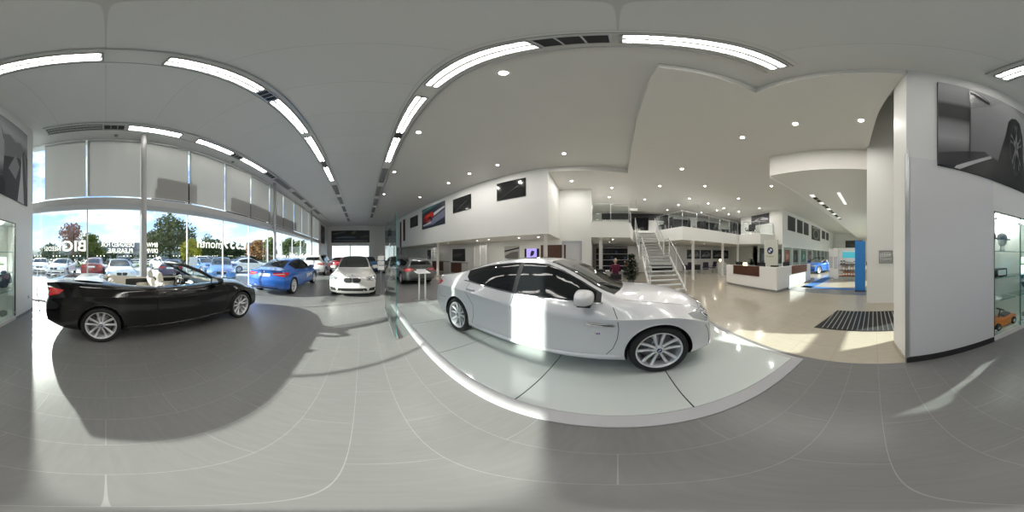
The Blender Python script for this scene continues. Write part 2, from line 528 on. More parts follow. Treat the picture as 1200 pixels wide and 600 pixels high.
PROF['gran_coupe'] = dict(xr=-2.60, xf=2.38, fbow=.30, rbow=.24,
  zb=[(-2.60,.30),(-2.3,.22),(-1.9,.19),(1.9,.18),(2.38,.20)],
  w=[(-2.60,.86),(-2.2,.915),(-1.5,.945),(-.9,.925),(0,.915),(1.0,.925),(1.5,.945),(2.0,.93),(2.38,.89)],
  zs=[(-2.60,.78),(-1.5,.84),(0,.78),(1.0,.76),(1.5,.76),(2.1,.68),(2.38,.60)],
  zd=[(-2.60,.96),(-2.2,.99),(-1.5,.975),(-.5,.93),(.9,.905),(1.4,.86),(2.0,.755),(2.38,.655)],
  wd=[(-2.60,.70),(-2.0,.76),(-1.3,.80),(-.5,.835),(.8,.83),(1.4,.79),(2.0,.73),(2.38,.70)],
  zt=[(-2.60,.975),(-2.2,1.02),(-1.85,1.07),(-1.4,1.18),(-.8,1.295),(-.2,1.34),(.1,1.33),(.45,1.225),(.9,1.0),(1.1,.935),(1.6,.875),(2.1,.77),(2.38,.672)],
  wt=[(-2.60,.60),(-2.0,.58),(-1.4,.53),(-.6,.56),(0,.57),(.3,.60),(.9,.70),(1.1,.68),(1.6,.62),(2.38,.5)],
  zc=[(-2.60,.99),(-2.2,1.04),(-1.95,1.075),(-1.4,1.24),(-.8,1.35),(-.25,1.392),(.1,1.375),(.5,1.24),(1.15,.975),(1.5,.95),(2.0,.865),(2.22,.79),(2.38,.71)],
  pf=[(.18,.10),(.30,.02),(.45,0),(.55,.015),(.70,.08),(.75,.12)], pr=[(.2,.16),(.4,.02),(.6,0),(.75,.04),(.9,.07),(.97,.04),(1.05,.04)],
  ax=1.48, belt=(.80,-.22,-.29,-1.50), cowl=(1.0,.18), back=(-1.20,-1.88))
PROF['convertible'] = dict(PROF['gran_coupe'], xr=-2.56, xf=2.34,
  zb=[(-2.56,.30),(-2.3,.22),(-1.9,.19),(1.9,.18),(2.34,.20)],
  zt=[(-2.56,.975),(-2.2,1.0),(-1.5,1.0),(-.5,.955),(.9,.935),(1.1,.93),(1.6,.875),(2.1,.77),(2.34,.672)],
  wt=[(-2.56,.60),(-1.3,.66),(.9,.70),(1.1,.68),(1.6,.62),(2.34,.5)],
  zc=[(-2.56,.98),(-2.2,1.03),(-1.5,1.03),(-.5,.97),(.9,.96),(1.1,.955),(1.5,.93),(2.1,.82),(2.34,.71)],
  zd=[(-2.56,.95),(-2.2,.975),(-1.5,.965),(-.5,.925),(.9,.905),(1.4,.86),(2.0,.755),(2.34,.655)],
  wd=[(-2.56,.70),(-2.0,.76),(-1.3,.82),(-.5,.855),(.8,.84),(1.4,.79),(2.0,.73),(2.34,.70)])
PROF['sedan'] = dict(xr=-2.30, xf=2.26, fbow=.26, rbow=.20,
  zb=[(-2.30,.30),(-2.0,.22),(-1.7,.20),(1.8,.18),(2.26,.20)],
  w=[(-2.30,.84),(-1.9,.88),(-1.4,.905),(0,.895),(1.4,.905),(1.9,.89),(2.26,.85)],
  zs=[(-2.30,.80),(-1.4,.86),(0,.80),(1.4,.77),(2.0,.70),(2.26,.62)],
  zd=[(-2.30,.99),(-1.9,1.01),(-1.4,1.0),(-.5,.95),(.9,.92),(1.4,.88),(1.95,.77),(2.26,.67)],
  wd=[(-2.30,.70),(-1.7,.75),(-1.2,.79),(-.5,.81),(.8,.80),(1.4,.77),(2.26,.68)],
  zt=[(-2.30,1.0),(-1.95,1.03),(-1.7,1.06),(-1.2,1.25),(-.7,1.36),(-.1,1.39),(.15,1.375),(.5,1.25),(.95,1.01),(1.15,.955),(1.6,.89),(2.0,.79),(2.26,.69)],
  wt=[(-2.30,.60),(-1.7,.58),(-1.2,.53),(-.6,.56),(0,.57),(.3,.59),(.9,.68),(1.1,.66),(1.6,.60),(2.26,.5)],
  zc=[(-2.30,1.02),(-1.95,1.06),(-1.72,1.085),(-1.2,1.30),(-.7,1.405),(-.1,1.435),(.15,1.42),(.55,1.27),(1.15,1.0),(1.5,.95),(2.0,.85),(2.26,.73)],
  pf=[(.18,.10),(.30,.02),(.45,0),(.55,.015),(.70,.08),(.75,.12)], pr=[(.2,.14),(.4,.02),(.6,0),(.75,.03),(.9,.06),(1.0,.03)],
  ax=1.405, belt=(.82,-.10,-.17,-1.32), cowl=(1.02,.22), back=(-1.02,-1.66))
PROF['fastback'] = dict(PROF['sedan'], xr=-2.42, xf=2.32,
  zd=[(-2.42,1.03),(-1.9,1.05),(-1.4,1.04),(-.5,.99),(.9,.96),(1.4,.91),(1.95,.82),(2.32,.70)],
  zs=[(-2.42,.84),(-1.4,.88),(0,.84),(1.4,.81),(2.0,.75),(2.32,.64)],
  zt=[(-2.42,1.04),(-2.1,1.11),(-1.7,1.24),(-1.2,1.39),(-.7,1.46),(-.1,1.48),(.15,1.465),(.5,1.34),(.95,1.07),(1.15,1.0),(1.6,.93),(2.0,.85),(2.32,.73)],
  zc=[(-2.42,1.06),(-2.15,1.13),(-1.7,1.29),(-1.2,1.45),(-.7,1.525),(-.1,1.55),(.15,1.53),(.55,1.37),(1.15,1.06),(1.5,1.0),(2.0,.91),(2.32,.78)],
  pf=[(.18,.10),(.30,.02),(.45,0),(.6,.01),(.75,.06),(.82,.12)],
  ax=1.46, belt=(.82,-.10,-.17,-1.5), cowl=(1.02,.22), back=(-1.3,-2.15))
PROF['estate'] = dict(PROF['sedan'], xr=-2.38, xf=2.30,
  zd=[(-2.38,.97),(-1.9,1.0),(-1.4,.99),(-.5,.95),(.9,.92),(1.4,.88),(1.95,.77),(2.30,.67)],
  zt=[(-2.38,1.04),(-2.22,1.18),(-2.02,1.33),(-1.6,1.385),(-.9,1.41),(-.1,1.41),(.15,1.395),(.5,1.27),(.95,1.02),(1.15,.955),(1.6,.89),(2.0,.79),(2.30,.69)],
  zc=[(-2.38,1.06),(-2.24,1.2),(-2.05,1.37),(-1.6,1.44),(-.9,1.475),(-.1,1.47),(.15,1.45),(.55,1.29),(1.15,1.0),(1.5,.95),(2.0,.85),(2.30,.73)],
  wt=[(-2.38,.60),(-2.0,.54),(-1.2,.55),(-.6,.57),(0,.57),(.3,.59),(.9,.68),(1.1,.66),(1.6,.60),(2.30,.5)],
  ax=1.43, belt=(.82,-.10,-.17,-1.95), cowl=(1.02,.22), back=(-2.03,-2.34))
PROF['suv'] = dict(PROF['estate'], xr=-2.22, xf=2.22,
  zb=[(-2.22,.36),(-1.9,.28),(1.8,.26),(2.22,.28)],
  zd=[(-2.22,1.10),(-1.9,1.12),(-1.4,1.11),(-.5,1.08),(.9,1.06),(1.4,1.02),(1.95,.94),(2.22,.84)],
  zs=[(-2.22,.92),(-1.4,.98),(0,.94),(1.4,.92),(2.0,.86),(2.22,.78)],
  zt=[(-2.22,1.16),(-2.08,1.34),(-1.92,1.50),(-1.5,1.57),(-.9,1.60),(-.1,1.60),(.15,1.58),(.5,1.44),(.95,1.16),(1.15,1.10),(1.6,1.04),(2.0,.95),(2.22,.86)],
  zc=[(-2.22,1.18),(-2.1,1.36),(-1.95,1.55),(-1.5,1.63),(-.9,1.66),(-.1,1.66),(.15,1.64),(.55,1.48),(1.15,1.15),(1.5,1.10),(2.0,1.0),(2.22,.89)],
  wt=[(-2.22,.62),(-1.9,.57),(-1.2,.58),(-.6,.59),(0,.60),(.3,.61),(.9,.69),(1.1,.67),(1.6,.62),(2.22,.5)],
  w=[(-2.22,.86),(-1.9,.90),(-1.4,.93),(0,.91),(1.4,.93),(1.9,.91),(2.22,.87)],
  pf=[(.26,.12),(.40,.02),(.6,0),(.75,.01),(.85,.06),(.92,.12)], pr=[(.3,.12),(.5,.02),(.7,0),(.9,.02),(1.1,.05),(1.2,.03)],
  ax=1.38, belt=(.82,-.10,-.17,-1.8), cowl=(1.02,.22), back=(-1.92,-2.18))

for k_, f_ in (('gran_coupe', 1.045), ('convertible', 1.035)):
    for q_ in ('zs', 'zd', 'zt', 'zc'): PROF[k_][q_] = [(x, z*f_+(.05*max(0, min(1, (-1.2-x)/.5)) if k_ == 'convertible' and q_ != 'zs' else 0)) for x, z in PROF[k_][q_]]
PROF['convertible']['xr'] = -2.62
for q_ in ('zb', 'w', 'zs', 'zd', 'wd', 'zt', 'wt', 'zc'): PROF['convertible'][q_] = [(-2.62, PROF['convertible'][q_][0][1])]+PROF['convertible'][q_][1:]
def patch3(mb, bvh, ax, pts3, m, **k):
    d, U, V = ax
    return patch(mb, bvh, ax, [(Vector(p).dot(U), Vector(p).dot(V)) for p in pts3], m, **k)

def make_car(name, kind, pnt, label=None, cat='car', group=None, detail=2, wheel_r=.335, plate=None, steer=0, sub=None, nx=None, style='v', lamps_on=False, tint=None):
    c = PROF[kind]; car = Car(c, sub or (4 if detail == 2 else 3), nx or (72 if detail == 2 else 44))
    root = empty(name, label=label, cat=cat, group=group)
    axl = c['ax']; high = kind == 'suv'
    wr = wheel_r+(.02 if high else 0)
    wheels = [(axl, wr+.038, wr), (-axl, wr+.038, wr)]
    tub = None
    if kind == 'convertible':
        tb = MB()
        out = [(.92,.0),(.90,.50),(.72,.665),(.2,.70),(-.6,.70),(-1.12,.66),(-1.36,.56),(-1.45,.3),(-1.47,0)]
        poly = out+[(x, -y) for x, y in reversed(out[1:-1])]
        tb.prism(poly, .42, 1.5, M_CREAM); tub = tb.build('cut', M_CREAM)
    body, bvh = car_body(root, car, pnt, wheels, tub=tub)
    v = lambda k, x: interp(c[k], x)
    st = .035 if kind == 'gran_coupe' and detail == 2 else .05 if detail == 2 else .09
    WG = tint or M_CGLASS
    # -------- glass
    if kind != 'convertible':
        f0, f1, r0, r1 = c['belt']
        for sd in ('L', 'R'):
            sb = MB()
            lo = lambda x: v('zd', x)+.012
            hi = lambda x: v('zt', x)-.022
            def outl(xa, xb, g=0, nose=False, tail=False):
                n = 10; xs = [xa+(xb-xa)*i/n for i in range(n+1)]
                top = [(x, hi(x)-g) for x in xs]; bot = [(x, lo(x)+g) for x in reversed(xs)]
                if nose: top = [t for t in top if t[1] > lo(t[0])+.03]
                if tail:
                    bot = [(x, z+max(0, (xb+.16-x))*1.0) if x < xb+.16 else (x, z) for x, z in bot]
                    top = [t for t in top]
                return top+bot
            full = outl(f0+.06, r1, -.004, True, True)
            patch(sb, bvh, AX[sd], full, M_BLACK, off=.0025, step=st, rim=.004)
            sb.build('window_surround', M_BLACK, root)
            fm = MB(); patch(fm, bvh, AX[sd], outl(f0, f1, .012, True), WG, off=.0045, step=st, rim=.002); fm.build('side_window', WG, root)
            fm = MB(); patch(fm, bvh, AX[sd], outl(r0, r1, .012, False, True), WG, off=.0045, step=st, rim=.002); fm.build('side_window', WG, root)
        x0, x1 = c['cowl']; n = 8
        xs = [x1+(x0-x1)*i/n for i in range(n+1)]
        def ws(xs, g, bulge):
            a = [(x, v('wt', x)-g) for x in xs]; b = [(x, -(v('wt', x)-g)) for x in reversed(xs)]
            k = 6; e0 = [(xs[-1]+bulge*(1-(2*i/k-1)**2), (v('wt', xs[-1])-g)*(1-2*i/k)) for i in range(1, k)]
            return a+e0+b
        for g, m_, of in ((.03, M_BLACK, .002), (.055, M_WSGLASS if not tint else tint, .004)):
            wm = MB(); patch(wm, bvh, AX['T'], ws(xs, g, .12), m_, off=of, step=st, rim=.003); wm.build('windscreen' if m_ is not M_BLACK else 'windscreen_seal', m_, root)
        b0, b1 = c['back']; xs = [b0+(b1-b0)*i/n for i in range(n+1)]
        ax_ = AX['T'] if kind in ('gran_coupe', 'sedan', 'fastback') else None
        wm = MB()
        if ax_: patch(wm, bvh, ax_, ws(xs, .05, -.08), WG, off=.004, step=st, rim=.003)
        else:
            zt0 = v('zc', b0)-.10; zt1 = v('zd', b1)+.10; wa = v('wt', b0)-.06
            patch(wm, bvh, AX['B'], [(-wa, zt0), (wa, zt0), (wa+.10, zt1), (-wa-.10, zt1)], WG, off=.004, step=st, rim=.003)
        wm.build('rear_window', WG, root)
    # -------- shut lines
    g = MB()
    if detail:
        for sd in ('L', 'R'):
            f0, f1, r0, r1 = c['belt']
            zbm = v('zb', 0)+.10
            front_gap = [(f0+.19, v('zd', f0+.19)-.03), (f0+.235, .80), (f0+.25, .68), (f0+.235, .55), (f0+.19, .42), (f0+.13, .34), (f0+.11, zbm)]
            lines = [front_gap, [(f0+.11, zbm), (f1-.03, zbm)], [(f1-.03, v('zd', f1)), (f1-.03, zbm)]]
            if kind != 'convertible':
                rd = [(r1+.28, v('zd', r1+.3)), (r1+.30, .86), (-axl+.48, .66), (-axl+.50, .5), (-axl+.46, zbm)]
                lines += [rd, [(f1-.03, zbm), (-axl+.46, zbm)]]
            else:
                lines[2] = [(-.52, v('zd', -.5)), (-.52, zbm+.05), (-.46, zbm)]; lines[1] = [(f0+.11, zbm), (-.46, zbm)]
            lines += [[(axl+.62, .30), (axl+.60, .52), (axl+.56, .60)], [(-axl-.40, .62), (-axl-.62, .60), (-axl-.72, .66)]]
            for L in lines: ribbon(g, bvh, AX[sd], L, .007, M_GAP, .0012, .04)
            if detail == 2:
                ribbon(g, bvh, AX[sd], [(f0+.08, v('zd', f0)+.0), (f1, v('zd', f1)+.002), (r1+.1, v('zd', r1)+.004)], .012, M_CHROME if kind == 'gran_coupe' else M_BLACK, .004, .05)
        # bonnet + boot edges seen from above
        for s_ in (1, -1):
            ribbon(g, bvh, AX['T'], [(1.10, s_*.72), (1.6, s_*.70), (c['xf']-.28, s_*.60), (c['xf']-.16, s_*.30), (c['xf']-.14, 0)], .006, M_GAP, .0012, .05)
            if kind in ('gran_coupe', 'sedan', 'convertible'):
                ribbon(g, bvh, AX['T'], [(c['xr']+.62, s_*.62), (c['xr']+.1, s_*.62)], .006, M_GAP, .0012, .05)
        me = body.data; base = {m_: i for i, m_ in enumerate(me.materials)}
        for m_ in g.mats:
            if m_ not in base: me.materials.append(m_); base[m_] = len(me.materials)-1
        bb_ = bmesh.new(); bb_.from_mesh(me); mp_ = {v_: bb_.verts.new(v_.co) for v_ in g.bm.verts}
        for f_ in g.bm.faces:
            nf = bb_.faces.new([mp_[v_] for v_ in f_.verts]); nf.material_index = base[g.mats[f_.material_index]]; nf.smooth = True; nf.normal_update()
        bb_.to_mesh(me); bb_.free(); g.bm.free()
    else: g.bm.free()
    # -------- lamps
    xf, xr = c['xf'], c['xr']
    zf = interp(c['zd'], xf-.25)   # headlamp level
    for s_ in (1, -1):
        hb = MB(); ax = oblique(s_, True, 38)
        pts = [(xf-.10, s_*.50, zf-.125), (xf-.12, s_*.52, zf-.03), (xf-.30, s_*.78, zf-.005), (xf-.48, s_*.88, zf+.01), (xf-.50, s_*.90, zf-.03), (xf-.32, s_*.86, zf-.12), (xf-.18, s_*.66, zf-.15)]
        patch3(hb, bvh, ax, pts, M_LAMP, off=.004, step=.03, rim=.01)
        h = hb.build('headlamp', M_LAMP, root)
        if detail:
            for (yy, xx) in ((.60, xf-.16), (.76, xf-.26)):
                rb = MB()
                d, U, V = ax; cu = Vector((xx, s_*yy, 0)).dot(U)
                for r0_, mm, of in ((.045, M_RIMD, .006), (.036, M_LAMPW, .0075), (.028, M_CGLASS, .009)):
                    patch(rb, bvh, ax, [(cu+r0_*cos(k*pi/6), zf-.078+r0_*.95*sin(k*pi/6)) for k in range(12)], mm, off=of, step=.04, rim=.003)
                rb.build('headlamp_ring', M_LAMPW, h)
        tbm = MB(); zr = interp(c['zd'], xr+.1)-.12 if not high else .95
        ax = oblique(s_, False, 35)
        pts = [(xr+.02, s_*.40, zr+.03), (xr+.05, s_*.66, zr+.045), (xr+.20, s_*.84, zr+.05), (xr+.42, s_*.90, zr+.03), (xr+.36, s_*.92, zr-.04), (xr+.16, s_*.86, zr-.11), (xr+.06, s_*.70, zr-.10), (xr+.02, s_*.42, zr-.04)]
        patch3(tbm, bvh, ax, pts, M_RED, off=.005, step=.03, rim=.01)
        if detail:
            pts = [(xr+.03, s_*.45, zr-.005), (xr+.05, s_*.66, zr-.0), (xr+.18, s_*.84, zr+.0), (xr+.18, s_*.85, zr-.03), (xr+.05, s_*.68, zr-.035), (xr+.03, s_*.46, zr-.03)]
            patch3(tbm, bvh, ax, pts, M_LAMP, off=.0065, step=.04, rim=.003)
        tbm.build('tail_lamp', M_RED, root)
    # -------- front grille and intakes
    gb = MB(); kz = interp(c['zd'], xf)-(.035 if kind not in ('gran_coupe', 'convertible') else .02); kh = .165 if not high else .19
    kidney(gb, bvh, 0, kz, .30 if kind != 'gran_coupe' else .33, kh, slats=detail > 0)
    gb.build('kidney_grille', M_CHROME, root)
    ib = MB(); zi = .33 if not high else .46
    patch(ib, bvh, AX['F'], [(-.55, zi-.055), (.55, zi-.055), (.50, zi+.05), (-.50, zi+.05)], M_BLACK, off=.003, step=.08)
    ib.build('air_intake', M_BLACK, root)
    for s_ in (1, -1):
        ib = MB(); pts = [(xf-.08, s_*.60, zi-.05), (xf-.1, s_*.62, zi+.05), (xf-.30, s_*.84, zi+.085), (xf-.32, s_*.86, zi-.02), (xf-.2, s_*.76, zi-.055)]
        patch3(ib, bvh, oblique(s_, True, 38), pts, M_BLACK, off=.003, step=.05); ib.build('air_intake', M_BLACK, root)
    # rear lower apron and plate
    rb = MB(); zr2 = .36 if not high else .48
    patch(rb, bvh, AX['B'], [(-.60, zr2-.06), (.60, zr2-.06), (.55, zr2+.06), (-.55, zr2+.06)], M_BLACK, off=.003, step=.08)
    rb.build('rear_apron', M_BLACK, root)
    pz = (interp(c['zd'], xr+.1)-.18) if not high else .80
    if kind in ('estate',): pz = .80
    pb = MB(); patch(pb, bvh, AX['B'], [(-.26, pz-.055), (.26, pz-.055), (.26, pz+.055), (-.26, pz+.055)], M_PLATE, off=.008, step=.1); pb.build('number_plate', M_PLATE, root)
    if kind != 'gran_coupe' or True:
        fz = .47 if not high else .62
        pb = MB(); patch(pb, bvh, AX['F'], [(-.26, fz-.05), (.26, fz-.05), (.26, fz+.05), (-.26, fz+.05)], M_PLATE, off=.008, step=.1); pb.build('number_plate', M_PLATE, root)
    if detail:
        bb = MB(); hz = interp(c['zc'], xf-.12)
        q = project(bvh, AX['T'], xf-.20, 0, .002)
        if q:
            roundel(bb, .041, Matrix.Translation(q) @ Matrix.Rotation(R(22), 4, 'Y'), M_BLUE, M_WHITE, M_BBLK, M_CHROME); bb.build('badge', M_BLUE, root); bb = MB()
        q = project(bvh, AX['B'], 0, interp(c['zd'], xr+.1)-.045, .003)
        if q: roundel(bb, .041, Matrix.Translation(q) @ Matrix.Rotation(R(-90), 4, 'Y'), M_BLUE, M_WHITE, M_BBLK, M_CHROME)
        bb.build('badge', M_BLUE, root)
    # -------- wheels, mirrors, handles
    tw = .235; ytr = v('w', axl)-tw/2-.012
    for (x, sd) in ((axl, 1), (axl, -1), (-axl, 1), (-axl, -1)):
        make_wheel(root, x, sd*ytr, wr, tw, sd, detail > 0, style, steer if x > 0 else 0)
    for sd in (1, -1):
        mirror_part(root, c['belt'][0]-.12, sd*(v('wd', .7)+.005), v('zd', .7)+.085, sd, pnt)
        if detail:
            for hx in ((c['belt'][1]+.16,) if kind == 'convertible' else (c['belt'][1]+.16, c['belt'][3]+.42)):
                if kind == 'convertible': hx = -.30
                handle_part(root, bvh, hx, v('zs', hx)+.035, sd, pnt if kind != 'gran_coupe' else pnt)
    if kind in ('estate', 'suv') and detail:
        for sd in (1, -1):
            rr = MB(); xs = [-1.7, -1.5, -.8, -.1, .1]
            pts = []
            for i, x in enumerate(xs):
                q = project(bvh, AX['T'], x, sd*(v('wt', x)-.02), .002 if i in (0, 4) else .035)
                if q: pts.append(q)
            rr.tube(pts, .012, M_BLACK, 8); rr.build('roof_rail', M_BLACK, root)
    return root, bvh
def seat(parent, x, y, m, name='front_seat', head=True, sc=1.):
    """car seat facing +x, base at z .30"""
    sb = MB()
    def pad(prof, w, yoff, mm):
        # prof: list of (x,z,thickness dir) -> closed side outline
        n = len(prof); vs = []
        for k, yy in enumerate((-w/2, -w/2+.03, w/2-.03, w/2)):
            g = .02 if k in (0, 3) else 0
            cx = sum(p[0] for p in prof)/n; cz = sum(p[1] for p in prof)/n
            for (px, pz) in prof:
                vs.append((x+px+(cx-px)*g*3, y+yoff+yy, pz+(cz-pz)*g*3))
        fs = [tuple(range(n))[::-1], tuple(range(3*n, 4*n))]
        for k in range(3):
            for i in range(n): fs.append((k*n+i, k*n+(i+1) % n, (k+1)*n+(i+1) % n, (k+1)*n+i))
        sb.faces(vs, fs, mm, True)
    pad([(.28, .46), (.25, .52), (-.2, .50), (-.26, .44), (-.22, .32), (.22, .32)], .50, 0, m)          # cushion
    pad([(-.16, .46), (-.12, .56), (-.20, .80), (-.28, 1.0), (-.34, 1.02), (-.37, .98), (-.30, .60), (-.26, .42)], .46, 0, m)
    for s_ in (1, -1):
        pad([(-.10, .50), (-.06, .60), (-.16, .80), (-.26, .92), (-.33, .90), (-.28, .60), (-.22, .46)], .08, s_*.23, m)
        pad([(.26, .48), (.22, .57), (-.15, .56), (-.2, .44)], .08, s_*.23, m)
    o = sb.build(name, m, parent)
    if head:
        hb = MB()
        t = bmesh.new(); bmesh.ops.create_uvsphere(t, u_segments=16, v_segments=10, radius=1)
        for v_ in t.verts:
            c = v_.co.copy(); f = lambda q: math.copysign(abs(q)**.7, q)
            v_.co = Vector((f(c.x)*.055-.10*0, f(c.y)*.135, f(c.z)*.115))
        hb.merge(t, m, TR(x-.34, y, 1.10, ry=R(-10)), True)
        hb.tube([(x-.33, y-.05, .98), (x-.335, y-.05, 1.06)], .007, M_CHROME); hb.tube([(x-.33, y+.05, .98), (x-.335, y+.05, 1.06)], .007, M_CHROME)
        hb.build('headrest', m, o)
    return o
def steering_wheel(parent, x, y, z, r=.185):
    sb = MB(); M = TR(x, y, z, ry=R(-65))
    pts = [M @ Vector((r*cos(2*pi*k/32), r*sin(2*pi*k/32), 0)) for k in range(32)]
    sb.tube(pts, .015, M_BLACK, 8, closed=True)
    sb.lathe([(0, .0), (.06, 0), (.07, -.03), (0, -.05)], M_BLACK, 16, M)
    for a in (0, 180, 270): 
        e = M @ Vector((r*cos(R(a+90)), r*sin(R(a+90)), 0)); sb.tube([M @ Vector((0, 0, -.02)), e], [.022, .014], M_BLACK, 6, flat=.5)
    sb.tube([M @ Vector((0, 0, -.03)), (x+.35, y, z-.15)], .03, M_BLACK, 8)
    return sb.build('steering_wheel', M_BLACK, parent)

def finish_convertible(root, bvh):
    c = PROF['convertible']
    # windscreen frame: raked A pillars and header
    fb = MB(); base = [(1.02, .665, .95), (.80, .655, 1.05), (.50, .615, 1.22), (.22, .575, 1.325), (.15, .52, 1.352)]
    path = base+[(.08, .30, 1.375), (.06, 0, 1.382)]
    full = path+[(x, -y, z) for x, y, z in reversed(path[:-1])]
    fb.tube(full, [.034]*len(full), M_BLACK, 10)
    fb.build('windscreen_frame', M_BLACK, root)
    gb = MB(); L = [(1.10, .64, .935), (.80, .64, 1.05), (.50, .60, 1.22), (.22, .56, 1.33), (.12, .50, 1.36)]
    rows = []
    for (x, y, z) in L:
        rows.append([(x+.10*(1-(k/4-1)**2), y*(1-k/4), z+.01*(1-(k/4-1)**2)) for k in range(9)])
    vs = [p for r_ in rows for p in r_]; fs = [(i*9+j, i*9+j+1, (i+1)*9+j+1, (i+1)*9+j) for i in range(4) for j in range(8)]
    gb.faces(vs, fs, None, True); gb.build('windscreen', glass_mat('clear windscreen', (.82,.9,.86)), root)
    ib = MB(); ib.box(-.025, .025, -.11, .11, -.035, .035, M_BLACK, TR(.22, 0, 1.27, ry=R(-20)), bev=.012); ib.build('rear_view_mirror', M_BLACK, root)
    # interior
    seat(root, .02, .37, M_CREAM); seat(root, .02, -.37, M_CREAM)
    for y in (.33, -.33): seat(root, -.98, y, M_CREAM, 'rear_seat', False)
    for y in (.33, -.33):
        hb = MB(); hb.ball((-1.30, y, 1.02), 1, M_CREAM, 14, (.06, .12, .085)); hb.build('rear_headrest', M_CREAM, root)
    # dashboard
    db = MB(); prof = [(.55, .86), (.60, .93), (.80, .945), (1.02, .94), (1.02, .55), (.62, .52), (.56, .70)]
    MM = Matrix.Rotation(pi/2, 4, 'X'); db.prism([(x, z) for x, z in prof], -.66, .66, M_BLACK, MM)
    db.box(.535, .57, -.6, .6, .66, .74, M_CREAM); db.box(.52, .70, .18, .56, .84, .97, M_BLACK, bev=.03)
    db.box(-.45, .60, -.10, .10, .32, .60, M_BLACK, bev=.03)
    db.build('dashboard', M_BLACK, root)
    steering_wheel(root, .45, .37, .86)
    # door trims and floor
    for s_ in (1, -1):
        d = MB(); d.box(-.55, .80, s_*.69-.012, s_*.69+.012, .45, .88, M_CREAM); d.box(-.5, .6, s_*.665-.03, s_*.665+.03, .66, .71, M_BLACK, bev=.015)
        d.box(-1.34, .86, s_*.70-.022, s_*.70+.008, .83, .945, M_BLACK, bev=.01); d.box(-1.36, -.6, s_*.690-.012, s_*.690+.012, .55, .86, M_BLACK)
        d.build('door_trim', M_CREAM, root)
    # soft top cover: pale lid behind the seats
    cb = MB(); P_ = []
    n = 10
    for i in range(n+1):
        x = -1.45-.52*i/n; w_ = .66-.06*(i/n)**2
        for j in range(9):
            y = w_*(1-j/4); q = project(bvh, AX['T'], x, y, .012+.01*sin(pi*i/n))
            P_.append(q if q else Vector((x, y, 1.09)))
    cb.faces(P_, [(i*9+j, i*9+j+1, (i+1)*9+j+1, (i+1)*9+j) for i in range(n) for j in range(8)], None, True)
    cb.build('soft_top_cover', mat('roof cover', (.42,.41,.40), .3, coat=.5), root)

def side_vent(root, bvh, m=None):
    """chrome gill and small M badge behind the front wheel"""
    for sd in ('L', 'R'):
        vb = MB(); patch(vb, bvh, AX[sd], [(1.02, .715), (.99, .735), (.72, .745), (.70, .735), (.74, .712), (.90, .700), (1.0, .702)], M_CHROME, off=.012, step=.05)
        patch(vb, bvh, AX[sd], [(1.00, .722), (.76, .732), (.77, .726), (.98, .712)], M_BLACK, off=.014, step=.04, rim=.003)
        vb.build('side_vent', M_CHROME, root); vb = MB()
        for k, mm in enumerate((M_BLUE, M_RED)):
            patch(vb, bvh, AX[sd], [(.86-.022*k, .62), (.845-.022*k, .62), (.84-.022*k, .60), (.855-.022*k, .60)], mm, off=.003, step=.04, rim=.002)
        patch(vb, bvh, AX[sd], [(.815, .62), (.785, .62), (.78, .60), (.81, .60)], M_CHROME, off=.003, step=.04, rim=.002); vb.build('wing_emblem', M_CHROME, root)
def sill(root, bvh, c, m):
    for sd, s_ in (('L', 1), ('R', -1)):
        sb = MB()
        a = c['ax']; x0, x1 = -a+.40, a-.40; pts = []
        for i in range(17):
            x = x0+(x1-x0)*i/16; q = project(bvh, AX[sd], x, .285+.02*abs(i/8-1)**3, .004)
            if q: pts.append(q)
        sb.tube(pts, .020, m, 8, flat=1.4); sb.build('side_sill', m, root)
def arch_lips(root, bvh, c, m, wr=.335):
    for sd in ('L', 'R'):
        for ax_ in (c['ax'], -c['ax']):
            pts = []; lb = MB()
            for k in range(25):
                a = R(-8)+R(196)*k/24; r = wr+.047
                q = project(bvh, AX[sd], ax_+r*cos(a), wr+r*sin(a), .000)
                if q and abs(q.y) > .7: pts.append(q)
            if len(pts) > 3: lb.tube(pts, .008, m, 6); lb.build('wheel_arch_lip', m, root)
# ------------------------------------------------------------------ frames of reference
A_ = Vector((sin(R(-8.2)), cos(R(-8.2)))); B_ = Vector((cos(R(-8.2)), -sin(R(-8.2))))
def RF(a, b): p = A_*a+B_*b; return (p.x, p.y)
H1, H2, HM0, HM1 = 5.94, 5.67, 2.55, 3.40      # ceilings, mezzanine underside and deck

